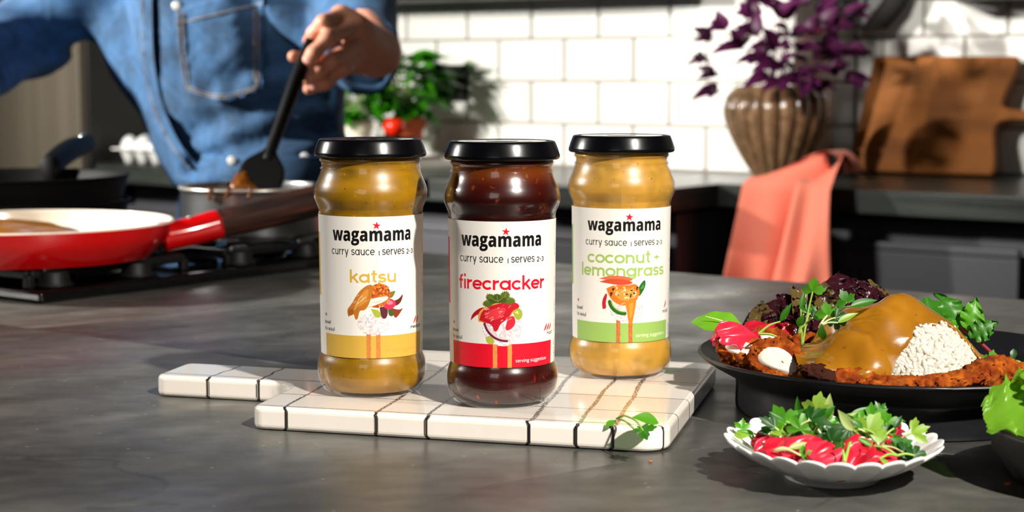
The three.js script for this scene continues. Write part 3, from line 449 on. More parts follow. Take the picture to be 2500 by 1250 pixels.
// ------------------------------------------------------------------ round lettering drawn with a stroked alphabet (x-height 1, baseline 0, y up)
const PI = Math.PI, arc = (cx, cy, rx, ry, a, b) => ['a', cx, cy, rx, ry, a, b], lin = (...p) => ['l', ...p];
const GLYPH = {
  a: [1.02, [arc(0.45, 0.5, 0.4, 0.5, 0, 2 * PI), lin(0.87, 1.02, 0.87, 0)]], c: [0.86, [arc(0.46, 0.5, 0.41, 0.5, 0.75, 2 * PI - 0.75)]], o: [0.95, [arc(0.47, 0.5, 0.42, 0.5, 0, 2 * PI)]],
  e: [0.92, [arc(0.46, 0.5, 0.41, 0.5, 0.12, 2 * PI - 0.72), lin(0.06, 0.5, 0.88, 0.5)]], n: [0.95, [lin(0.12, 0, 0.12, 1.02), arc(0.46, 0.6, 0.34, 0.4, 0, PI), lin(0.8, 0.6, 0.8, 0)]],
  m: [1.45, [lin(0.12, 0, 0.12, 1.02), arc(0.42, 0.62, 0.3, 0.38, 0, PI), lin(0.72, 0.62, 0.72, 0), arc(1.02, 0.62, 0.3, 0.38, 0, PI), lin(1.32, 0.62, 1.32, 0)]],
  u: [0.95, [lin(0.12, 1, 0.12, 0.4), arc(0.46, 0.4, 0.34, 0.4, PI, 2 * PI), lin(0.8, 1, 0.8, 0)]], r: [0.6, [lin(0.12, 0, 0.12, 1.02), arc(0.5, 0.52, 0.38, 0.46, 1.35, PI)]],
  t: [0.58, [lin(0.26, 1.38, 0.26, 0.28), arc(0.5, 0.28, 0.24, 0.28, PI, PI * 1.52), lin(0.02, 0.98, 0.54, 0.98)]], l: [0.3, [lin(0.14, 1.48, 0.14, 0)]], i: [0.3, [lin(0.14, 1.0, 0.14, 0), lin(0.14, 1.54, 0.14, 1.26)]],
  k: [0.88, [lin(0.12, 1.48, 0.12, 0), lin(0.78, 1.02, 0.16, 0.45), lin(0.36, 0.62, 0.84, 0)]], f: [0.58, [arc(0.54, 1.3, 0.28, 0.34, PI * 0.5, PI), lin(0.26, 1.2, 0.26, 0), lin(0.02, 0.87, 0.54, 0.87)]],
  g: [1.0, [arc(0.45, 0.5, 0.4, 0.5, 0, 2 * PI), lin(0.87, 1.02, 0.87, 0), arc(0.48, 0, 0.39, 0.38, PI * 1.12, 2 * PI)]], d: [1.0, [arc(0.45, 0.5, 0.4, 0.5, 0, 2 * PI), lin(0.87, 1.48, 0.87, 0)]], b: [0.98, [arc(0.52, 0.5, 0.4, 0.5, 0, 2 * PI), lin(0.12, 1.48, 0.12, 0)]], h: [0.95, [lin(0.12, 0, 0.12, 1.48), arc(0.46, 0.6, 0.34, 0.4, 0, PI), lin(0.8, 0.6, 0.8, 0)]],
  s: [0.76, [arc(0.38, 0.755, 0.29, 0.255, 0.45, PI * 1.55), arc(0.36, 0.25, 0.31, 0.255, -PI * 0.9, PI * 0.55)]], v: [0.84, [lin(0.04, 1, 0.42, 0), lin(0.8, 1, 0.42, 0)]], y: [0.84, [lin(0.04, 1, 0.43, 0.02), lin(0.8, 1, 0.3, -0.42)]], w: [1.2, [lin(0.04, 1, 0.32, 0), lin(0.32, 0, 0.6, 0.98), lin(0.6, 0.98, 0.88, 0), lin(0.88, 0, 1.16, 1)]],
  '2': [0.72, [arc(0.34, 0.72, 0.27, 0.28, -0.35, PI * 0.95), lin(0.58, 0.6, 0.08, 0.02), lin(0.04, 0.05, 0.66, 0.05)]], '3': [0.7, [arc(0.32, 0.74, 0.25, 0.25, -PI * 0.5, PI * 0.85), arc(0.32, 0.25, 0.28, 0.26, -PI * 0.85, PI * 0.5)]], '-': [0.5, [lin(0.05, 0.48, 0.42, 0.48)]], '|': [0.3, [lin(0.14, 0.95, 0.14, -0.1)]], '+': [0.72, [lin(0.08, 0.5, 0.62, 0.5), lin(0.35, 0.77, 0.35, 0.23)]], ' ': [0.42, []],
};
function lettering(x, text, x0, base, width, xh, weight, color, gap = 0.1) {   // fills width; xh in pixels
  let w = 0; for (const ch of text) w += GLYPH[ch][0] + gap; w -= gap;
  x.save(); x.translate(x0, base); x.scale(width / w, -xh); x.strokeStyle = color; x.lineCap = 'butt';
  let o = 0; const lw = weight, k = (width / w) / xh;
  for (const ch of text) {
    for (const s of GLYPH[ch][1]) {
      x.beginPath();
      if (s[0] === 'a') { const st = Math.ceil(Math.abs(s[6] - s[5]) * 10); for (let i = 0; i <= st; i++) { const a = s[5] + ((s[6] - s[5]) * i) / st; x.lineTo(o + s[1] + Math.cos(a) * s[3], lw / 2 + (1 - lw) * s[2] + Math.sin(a) * s[4] * (1 - lw)); } }
      else { x.moveTo(o + s[1], s[2]); x.lineTo(o + s[3], s[4]); }
      x.save(); x.scale(1 / k, 1); x.lineWidth = lw; x.lineJoin = 'round'; x.stroke(); x.restore();
    }
    o += GLYPH[ch][0] + gap;
  }
  x.restore();
}
const blob = (x, c, ...q) => { x.fillStyle = c; x.beginPath(); x.moveTo(q[0][0], q[0][1]); const n = q.length; for (let i = 0; i < n; i++) { const a = q[i], b = q[(i + 1) % n]; x.quadraticCurveTo(a[0], a[1], (a[0] + b[0]) / 2, (a[1] + b[1]) / 2); } x.closePath(); x.fill(); };
const star = (x, cx, cy, r, c, rot = 0) => { x.fillStyle = c; x.beginPath(); for (let i = 0; i < 10; i++) { const a = -PI / 2 + rot + (i * PI) / 5, q = i % 2 ? r * 0.4 : r; x.lineTo(cx + Math.cos(a) * q, cy + Math.sin(a) * q); } x.fill(); };
// the printed label: w x h in label units (photograph pixels), c0 = middle of the jar, hw = half width of the jar
function labelArt(S) {
  return (x, W, H) => {
    const R = W / (2 * PI), arcX = (px) => W / 2 + Math.asin(Math.max(-0.999, Math.min(0.999, (px - S.cx) / S.hw))) * R;     // across: distance along the round
    const K = H / S.h, Y = (y, px = S.cx) => { const q = (px - S.cx) / S.hw; return (y - S.top + S.sag(y) * (1 - Math.sqrt(Math.max(0, 1 - q * q)))) * K; };
    x.fillStyle = '#f3f1ee'; x.fillRect(0, 0, W, H);
    const box = (a, b, y0, y1, c) => { x.fillStyle = c; x.fillRect(arcX(a), Y(y0), arcX(b) - arcX(a), (y1 - y0) * K); };
    x.fillStyle = S.color; x.fillRect(W / 2 - 1.9 * R, Y(S.strip[0]), 0.58 * R, (S.strip[1] - S.strip[0]) * K);
    const word = (t, a, b, base, xh, wt, c, gap, side) => lettering(x, t, arcX(a), Y(base, side), arcX(b) - arcX(a), xh * K, wt, c, gap);
    box(S.band[0], S.band[1], S.band[2], S.top + S.h + 2, S.color);
    star(x, arcX(S.star[0]), Y(S.star[1]), 10.5 * K, '#e0122e', 0.1);
    // wordmark: bold condensed
    { const [a, b, base, xh] = S.mark; x.save(); x.font = 'bold 200px sans-serif'; x.textBaseline = 'alphabetic'; const m = x.measureText('wagamama').width; x.translate(arcX(a), Y(base)); x.scale((arcX(b) - arcX(a)) / m, (xh * K) / 108); x.fillStyle = '#0c0b0b';
      x.fillText('wagamama', 0, 0); x.strokeStyle = '#0c0b0b'; x.lineWidth = 6; x.lineJoin = 'miter'; x.strokeText('wagamama', 0, 0); x.restore(); }
    { const [a, b, base, xh] = S.sub, w = arcX(b) - arcX(a), A = arcX(a), k = 0.145; lettering(x, 'curry sauce', A, Y(base), w * 0.515, xh * K, k, '#111', 0.16); lettering(x, '|', A + w * 0.56, Y(base), w * 0.012, xh * K * 0.8, 0.16, '#111'); lettering(x, 'serves', A + w * 0.6, Y(base), w * 0.268, xh * K, k, '#111', 0.16); lettering(x, '2-3', A + w * 0.9, Y(base), w * 0.1, xh * K * 0.84, 0.17, '#111', 0.1); }
    for (const n of S.names) word(n[0], n[1], n[2], n[3], n[4], n[5] ?? 0.24, S.ink ?? S.color, n[6] ?? 0.1);
    // small print at both sides
    star(x, arcX(S.soul[0] + 3), Y(S.soul[1], S.soul[0]) - 24 * K, 6 * K, '#d8142e'); word('bowl', S.soul[0], S.soul[0] + S.soul[2] * 0.62, S.soul[1], 6.5, 0.24, '#161616', 0.1, S.soul[0] + 6); word('to soul', S.soul[0], S.soul[0] + S.soul[2], S.soul[1] + 16, 6.5, 0.24, '#161616', 0.1, S.soul[0] + 6);
    for (let i = 0; i < S.heat; i++) { const cx = arcX(S.chili[0]) - (S.heat - 1 - i) * 11 * K * 0.98, cy = Y(S.chili[1], S.chili[0]); x.strokeStyle = '#d8232f'; x.lineCap = 'round'; for (let q = 0; q < 9; q++) { x.lineWidth = (1.2 + 4.2 * Math.sin(PI * Math.min(1, q / 8))) * K; x.beginPath(); x.moveTo(cx + 4 * K - q * q * 0.13 * K, cy + (q - 5) * 2 * K); x.lineTo(cx + 4 * K - (q + 1) * (q + 1) * 0.13 * K, cy + (q - 4) * 2 * K); x.stroke(); } }
    word(S.hot[0], S.hot[1], S.hot[2], S.hot[3], 6.5, 0.24, '#161616', 0.1, S.hot[1]);
    const note = (t, cx, y, c) => { x.save(); x.fillStyle = c; x.font = `${11.5 * K}px sans-serif`; x.fillText(t, arcX(cx), Y(y)); x.restore(); };
    x.save(); x.translate(arcX(S.cx) , 0); 
    const sx = R / S.hw, dr = { x, K, X: (px) => (px - S.cx) * sx * 1.04, Y: (y) => Y(y) };
    const r = rng(S.seed), stick = (a, b) => { const g = [S.stick, '#c9773c', '#e39a52']; x.fillStyle = g[0]; x.fillRect(dr.X(a), Y(S.food[3] - 14), dr.X(b) - dr.X(a), H); for (let i = 0; i < 70; i++) { x.fillStyle = g[1 + (i % 2)]; x.globalAlpha = 0.5; x.fillRect(dr.X(a) + r() * (dr.X(b) - dr.X(a)), Y(S.food[3] - 10 + r() * 60), 1.4 * K, (3 + r() * 10) * K * 0.5); } x.globalAlpha = 1; };
    stick(...S.sticks[0]); stick(...S.sticks[1]); S.art(dr, r); x.restore();
    note('serving suggestion', S.note[0], S.note[1], S.note[2]);
    // lines of small print round the side of the jar
    for (let i = 0; i < 46; i++) { const u = W / 2 + (1.32 + 0.16 * (i % 6)) * R, y = (0.08 + 0.86 * r()) * H; x.fillStyle = i % 5 ? '#6d6a66' : S.color; for (let q = 0; q < 9; q++) if (r() > 0.25) x.fillRect(u + r() * 3, y + q * 4 * K * 0.9, (3 + r() * 3) * K, 2 * K); }
    x.fillStyle = '#333'; for (let i = 0; i < 20; i++) x.fillRect(W / 2 - 1.62 * R, (0.62 + i * 0.017) * H, (6 + 8 * r()) * K, 2 * K);
  };
}
const riceArt = (d, r, cx, cy, rx, ry) => { blob(d.x, '#d3c8d0', ...Array.from({ length: 14 }, (_, i) => [d.X(cx + Math.cos(i * 0.449) * rx * (1 + 0.12 * (i % 2))), d.Y(cy + Math.sin(i * 0.449) * ry * (1 + 0.12 * (i % 2)))])); for (let i = 0; i < 420; i++) { const a = r() * 6.283, q = Math.sqrt(r()), x = d.x; x.fillStyle = ['#f4eef0', '#e0d6dc', '#ffffff', '#cfc3cb', '#eae0e6'][i % 5]; x.save(); x.translate(d.X(cx + Math.cos(a) * q * rx), d.Y(cy + Math.sin(a) * q * ry)); x.rotate(r() * 3); x.beginPath(); x.ellipse(0, 0, 3.9 * d.K, 1.9 * d.K, 0, 0, 7); x.fill(); x.restore(); } };
const crumbArt = (d, r, pts, cs, n, s) => { for (let i = 0; i < n; i++) { const t = r(), k = Math.floor(r() * pts.length), a = pts[k], b = pts[(k + 1) % pts.length], m = [pts.reduce((q, p) => q + p[0], 0) / pts.length, pts.reduce((q, p) => q + p[1], 0) / pts.length], e = Math.sqrt(r()); const px = m[0] + (a[0] + (b[0] - a[0]) * t - m[0]) * e, py = m[1] + (a[1] + (b[1] - a[1]) * t - m[1]) * e; d.x.fillStyle = cs[i % cs.length]; d.x.globalAlpha = 0.75; d.x.beginPath(); d.x.ellipse(d.X(px), d.Y(py), (0.5 + r()) * s * d.K, (0.5 + r()) * s * 0.8 * d.K, r() * 3, 0, 7); d.x.fill(); } d.x.globalAlpha = 1; };
const P2 = (d, list) => list.map((p) => [d.X(p[0]), d.Y(p[1])]);
const glint = (d, r, box, c, n) => { for (let i = 0; i < n; i++) { d.x.strokeStyle = c; d.x.globalAlpha = 0.35 + 0.5 * r(); d.x.lineWidth = (0.8 + r() * 1.4) * d.K; d.x.lineCap = 'round'; const px = box[0] + r() * (box[2] - box[0]), py = box[1] + r() * (box[3] - box[1]); d.x.beginPath(); d.x.moveTo(d.X(px), d.Y(py)); d.x.quadraticCurveTo(d.X(px + 2), d.Y(py - 3), d.X(px + 3 + r() * 5), d.Y(py - 2 - r() * 5)); d.x.stroke(); } d.x.globalAlpha = 1; };
const ART = {
  katsu(d, r) {
    riceArt(d, r, 912, 783, 36, 26); const b = (c, pts) => blob(d.x, c, ...P2(d, pts));
    for (const [p, c] of [[[[945, 715], [962, 692], [950, 706], [966, 700], [955, 722]], '#6f7d2c'], [[[950, 728], [972, 725], [986, 708], [978, 735], [958, 742]], '#6b2a1c'], [[[948, 742], [974, 752], [986, 744], [972, 764], [962, 772], [956, 756]], '#8b3a22'], [[[905, 745], [925, 748], [930, 766], [915, 768]], '#a8b53c'], [[[925, 742], [945, 738], [944, 768], [930, 772]], '#5c2632'], [[[945, 745], [962, 752], [958, 766], [946, 764]], '#4c5a24']]) b(c, p);
    b('#d8315a', [[930, 728], [948, 718], [966, 730], [962, 744], [945, 748], [934, 742]]); b('#ec7f9b', [[936, 730], [950, 724], [960, 732], [950, 738]]);
    const cr = [[905, 690], [925, 681], [945, 690], [951, 712], [945, 730], [925, 742], [900, 742]]; b('#c25a1c', cr); crumbArt(d, r, cr, ['#e88a2e', '#b3481a', '#f3a648', '#8a3412', '#d86a20'], 260, 2.6);
    b('#f6ece4', [[900, 722], [925, 716], [947, 714], [944, 724], [922, 734], [898, 742]]); b('#e7d3c6', [[905, 730], [925, 724], [938, 722], [922, 732]]);
    b('#c0762a', [[852, 766], [848, 748], [860, 735], [876, 705], [895, 687], [911, 684], [908, 712], [898, 742], [888, 750], [879, 748], [875, 772], [868, 772], [866, 756]]); b('#d9913c', [[866, 742], [884, 706], [902, 692], [898, 720], [886, 738]]); b('#a85f20', [[852, 762], [852, 748], [866, 744], [864, 762]]); glint(d, r, [862, 712, 894, 748], '#fff3dc', 14);
  },
  fire(d, r) {
    riceArt(d, r, 1226, 795, 44, 42); const b = (c, pts) => blob(d.x, c, ...P2(d, pts));
    d.x.strokeStyle = '#6d1f3c'; d.x.lineWidth = 5.5 * d.K; d.x.beginPath(); d.x.ellipse(d.X(1236), d.Y(772), 56 * d.K, 54 * d.K, 0, 1.55, 2.95); d.x.stroke(); d.x.strokeStyle = '#e8c9d3'; d.x.lineWidth = 3 * d.K; d.x.beginPath(); d.x.ellipse(d.X(1238), d.Y(772), 54 * d.K, 50 * d.K, 0, 1.6, 2.9); d.x.stroke();
    b('#b4b84a', [[1187, 818], [1200, 812], [1210, 828], [1202, 836], [1190, 832]]); b('#9fae3e', [[1248, 750], [1262, 742], [1275, 754], [1272, 772], [1258, 776]]); b('#d7d57a', [[1254, 756], [1262, 750], [1266, 762]]);
    b('#d6263c', [[1240, 768], [1254, 762], [1258, 786], [1240, 802], [1232, 796]]);
    b('#b51225', [[1149, 778], [1153, 762], [1172, 746], [1188, 742], [1182, 756], [1164, 764]]);
    b('#e9a24a', [[1170, 780], [1168, 758], [1190, 738], [1230, 728], [1258, 734], [1248, 766], [1216, 784], [1192, 782]]);
    b('#c8152a', [[1172, 776], [1178, 754], [1196, 740], [1236, 728], [1262, 732], [1268, 744], [1250, 750], [1240, 772], [1222, 782], [1216, 800], [1208, 804], [1203, 786], [1190, 782]]); b('#e23a44', [[1186, 770], [1192, 752], [1218, 742], [1238, 744], [1226, 768], [1204, 776]]); glint(d, r, [1184, 740, 1246, 778], '#ffe9df', 22);
    for (const [cx, cy, rot, sc] of [[1207, 730, -0.55, 1], [1228, 726, 0.3, 1.05], [1216, 728, -0.1, 0.8]]) { const pts = []; for (let i = 0; i <= 44; i++) { const a = -2 + (4 * i) / 44, lp = (i / 44) * 3, q = Math.abs((lp % 1) * 2 - 1), rr = 30 * sc * (0.5 + 0.5 * Math.pow(1 - q, 0.5)) * (1 - 0.16 * (i % 2)); pts.push([cx + Math.sin(a + rot) * rr, cy - Math.cos(a + rot) * rr * 0.85]); } pts.push([cx, cy + 4]); d.x.fillStyle = sc > 0.9 ? '#5a6c20' : '#43561a'; d.x.beginPath(); pts.forEach((p) => d.x.lineTo(d.X(p[0]), d.Y(p[1]))); d.x.fill(); d.x.strokeStyle = '#8d9a4a'; d.x.lineWidth = 1.2 * d.K; for (const k of [-0.9, 0, 0.9]) { d.x.beginPath(); d.x.moveTo(d.X(cx), d.Y(cy)); d.x.lineTo(d.X(cx + Math.sin(k + rot) * 22 * sc), d.Y(cy - Math.cos(k + rot) * 18 * sc)); d.x.stroke(); } }
  },
  coco(d, r) {
    riceArt(d, r, 1530, 745, 38, 27); const b = (c, pts) => blob(d.x, c, ...P2(d, pts));
    b('#c41f2b', [[1472, 742], [1470, 722], [1480, 700], [1484, 706], [1479, 726], [1482, 740]]); d.x.strokeStyle = '#2d6a1e'; d.x.lineWidth = 9 * d.K; d.x.beginPath(); d.x.ellipse(d.X(1522), d.Y(718), 36 * d.K, 34 * d.K, 0, 1.5, 3.0); d.x.stroke(); d.x.strokeStyle = '#a9c95a'; d.x.lineWidth = 3 * d.K; d.x.beginPath(); d.x.ellipse(d.X(1523), d.Y(717), 32 * d.K, 30 * d.K, 0, 1.5, 3.0); d.x.stroke();
    b('#1e6a2a', [[1552, 698], [1560, 680], [1573, 666], [1575, 684], [1564, 704], [1556, 712]]); b('#4fa03c', [[1560, 692], [1570, 676], [1570, 690]]);
    for (const y of [660, 668]) b(y > 662 ? '#d4502f' : '#e0704a', [[1463, y + 6], [1490, y - 3], [1525, y - 2], [1548, y + 8], [1520, y + 14], [1490, y + 10]]);
    const s = [[1481, 690], [1500, 680], [1530, 682], [1552, 676], [1562, 700], [1550, 724], [1530, 732], [1512, 732], [1490, 716]]; b('#e07a26', s); b('#f29a3e', [[1498, 692], [1530, 690], [1550, 690], [1546, 716], [1522, 722], [1504, 712]]);
    b('#d98324', [[1524, 722], [1553, 710], [1548, 745], [1542, 780], [1534, 782], [1530, 752]]); b('#ee9c40', [[1534, 728], [1546, 722], [1541, 760], [1536, 768]]);
    for (let i = 0; i < 26; i++) { d.x.fillStyle = i % 2 ? '#191511' : '#f4e4bc'; d.x.beginPath(); d.x.ellipse(d.X(1492 + r() * 66), d.Y(680 + r() * 34), 3 * d.K, 1.7 * d.K, r() * 3, 0, 7); d.x.fill(); } glint(d, r, [1500, 690, 1552, 730], '#fff0d0', 12);
  },
};
// ------------------------------------------------------------------ jars
const OUT = [[0, 0], [0.021, 0.0012], [0.0255, 0], [0.028, 0.0006], [0.0312, 0.0028], [0.0338, 0.0075], [0.0352, 0.0135], [0.0353, 0.018], [0.0345, 0.0225], [0.0331, 0.0262], [0.0327, 0.029], [0.0328, 0.04], [0.0331, 0.09], [0.0334, 0.116], [0.0335, 0.1185], [0.0338, 0.1205], [0.0351, 0.1235], [0.0363, 0.127], [0.0363, 0.131], [0.0353, 0.135], [0.0336, 0.139], [0.0323, 0.1425], [0.0315, 0.146], [0.0314, 0.1488], [0.0325, 0.1503], [0.0325, 0.1515], [0.0315, 0.1526], [0.0312, 0.159], [0.0308, 0.162]];
const IN = [[0, 0.0042], [0.024, 0.0034], [0.0285, 0.0038], ...OUT.slice(5, -3).map(([r, y]) => [r - 0.00075, y < 0.01 ? y + 0.0012 : y]), [0.0306, 0.1555]];
const glassG = lathe(smoothPts(OUT, 4), 128), sauceG = lathe(smoothPts(IN, 4).concat([[0, 0.1555]]), 128);
{ const q = sauceG.attributes.position, uv = sauceG.attributes.uv; for (let i = 0; i < q.count; i++) uv.setY(i, q.getY(i) / 0.1556); }
const labelG = (() => { const g = lathe([[0.0328, 0.0268], [0.03305, 0.045], [0.0334, 0.09], [0.0337, 0.1165]], 160), q = g.attributes.position, uv = g.attributes.uv; for (let i = 0; i < q.count; i++) uv.setY(i, (q.getY(i) - 0.0268) / 0.0897); return g; })();
const lidProf = smoothPts([[0.0322, 0.1548], [0.0334, 0.1531], [0.0347, 0.1528], [0.0357, 0.1535], [0.036, 0.155], [0.0356, 0.1566], [0.0346, 0.1597], [0.0335, 0.1626], [0.0328, 0.1638], [0.0316, 0.1642], [0.0302, 0.164], [0.0292, 0.1637]], 4).concat(smoothPts([[0.0292, 0.1637], [0.0272, 0.1637], [0.0262, 0.1638], [0.0252, 0.1636], [0.012, 0.1636], [0, 0.1636]], 3));
const lidG = lathe(lidProf.map((p) => [p[0], p[1]]), 128);
const M2 = { gloss: std(0x040407, 0.09, { clearcoat: 0.5, clearcoatRoughness: 0.05 }), glass: new THREE.MeshPhysicalMaterial({ color: 0xffffff, roughness: 0.03, transmission: 1, thickness: 0, ior: 1.45, specularIntensity: 0.75 }), lid: std(0x040407, 0.24, { specularIntensity: 0.55 }) };
function jar(pos, turn, sauce, S, label) {
  const t = thing('sauce_jar', label, 'jar', pos, turn);
  part('sauce', sauceG, sauce, t); part('glass', glassG, M2.glass, t);
  const tex = canvasTex(2048, 884, labelArt(S));
  part('label', labelG, std(0xeceae6, 0.42, { map: tex, specularIntensity: 0.6 }), t, [0, 0, 0], [0, PI, 0]);
  const l = part('lid', lidG, M2.lid, t);
  part('lid_panel', lathe([[0, 0.1642], [0.0095, 0.1642], [0.0105, 0.164], [0.0275, 0.164], [0.0281, 0.1636]], 64), M2.gloss, l);
  part('neck_ring', new THREE.TorusGeometry(0.0317, 0.0006, 8, 96).rotateX(PI / 2), M2.glass, t, [0, 0.1455, 0]);
  return t;
}
const sauceMat = (tex, o = {}) => std(0xffffff, 0.35, { map: tex, ...o });
const BT = 0.9145;                                      // top of the ceramic board
const KATSU = speckTex(['#966b04', '#ab800c', '#845b03', '#a27408'], ['#5a3204', '#3d2204', '#d9a83c', '#8a4c08'], 700, 31), COCO = speckTex(['#c49236', '#d2a54c', '#b48426', '#cc9c42'], ['#4b3710', '#5a4a1a', '#f0cf86', '#3a2408'], 260, 37);
const FIRE = canvasTex(1024, 512, (x, w, h) => { const g = x.createLinearGradient(0, h, 0, 0); g.addColorStop(0, '#2c0604'); g.addColorStop(0.82, '#260403'); g.addColorStop(0.885, '#380b04'); g.addColorStop(0.93, '#622c07'); g.addColorStop(1, '#4c1e05'); g.addColorStop(0.1, '#330806'); x.fillStyle = g; x.fillRect(0, 0, w, h); const r = rng(77); for (let i = 0; i < 700; i++) { const y = r() * h; x.globalAlpha = 0.15 + 0.5 * r(); x.fillStyle = y < h * 0.17 ? ['#3a0d04', '#b56a1c', '#5a1a06', '#9c5212'][i % 4] : ['#5e0a06', '#1a0202', '#7a1608', '#3a0604'][i % 4]; x.beginPath(); x.ellipse(r() * w, y, 1 + r() * r() * 11, 1 + r() * r() * 6, r() * 3, 0, 7); x.fill(); } for (let i = 0; i < 26; i++) { x.globalAlpha = 0.75; x.fillStyle = i % 2 ? '#b53408' : '#8a1408'; x.beginPath(); x.ellipse(r() * w, h * (0.2 + 0.78 * r()), 3 + r() * 4, 4 + r() * 5, 0, 0, 7); x.fill(); } });
const SAG = (y) => 9 + Math.max(0, (y - 520) * 0.03);
jar([-0.0909, BT, -1.131], 0.08, sauceMat(KATSU), { cx: 907, hw: 125, top: 519, h: 349, sag: SAG, color: '#d9b04a', strip: [563, 722], band: [797, 1024, 812], star: [920, 541], mark: [818, 1001, 578, 24], sub: [815, 1005, 613, 14], names: [['katsu', 856, 966, 681, 22]], soul: [795, 780, 23], heat: 2, chili: [1016, 772], hot: ['medium', 1000, 1024, 795], note: [938, 853, '#caa24a'], stick: '#d08444', sticks: [[894.5, 904.5], [916.5, 926.5]], food: [848, 682, 985, 810], seed: 5, art: ART.katsu }, 'glass jar of mustard yellow sauce with gold banded label, leftmost on the board');
jar([-0.0062, BT, -1.095], 0.006, sauceMat(FIRE, { roughness: 0.25 }), { cx: 1226, hw: 129, top: 532, h: 361, sag: SAG, color: '#e6112c', strip: [578, 745], band: [1108, 1344, 834], star: [1235, 557], mark: [1131, 1319, 593, 25], sub: [1127, 1324, 633, 14.5], names: [['firecracker', 1124, 1326, 700, 24]], soul: [1107, 802, 23], heat: 3, chili: [1341, 791], hot: ['hot', 1334, 1346, 811], note: [1258, 880, '#ffffff'], stick: '#e09a50', sticks: [[1204.5, 1214.5], [1238.5, 1248.5]], food: [1148, 700, 1275, 842], seed: 9, art: ART.fire }, 'glass jar of dark red sauce with red banded label, middle of the three');
jar([0.0744, BT, -1.197], -0.062, sauceMat(COCO), { cx: 1514.5, hw: 119, top: 491, h: 334, sag: SAG, color: '#9dc466', strip: [538, 690], band: [1409, 1626, 776], star: [1534, 512], mark: [1436, 1609, 546, 22.5], sub: [1431, 1612, 583, 13], names: [['coconut', 1436, 1585, 627, 22], ['+', 1592, 1607, 624, 20, 0.2], ['lemongrass', 1421, 1617, 660, 22]], ink: '#a3c468', soul: [1409, 741, 22], heat: 1, chili: [1622, 728], hot: ['mild', 1616, 1628, 750], note: [1551, 812, '#eef5dd'], stick: '#c66a3a', sticks: [[1504.5, 1514], [1533, 1542.5]], food: [1462, 658, 1575, 782], seed: 13, art: ART.coco }, 'glass jar of pale yellow sauce with green banded label, rightmost of the three');

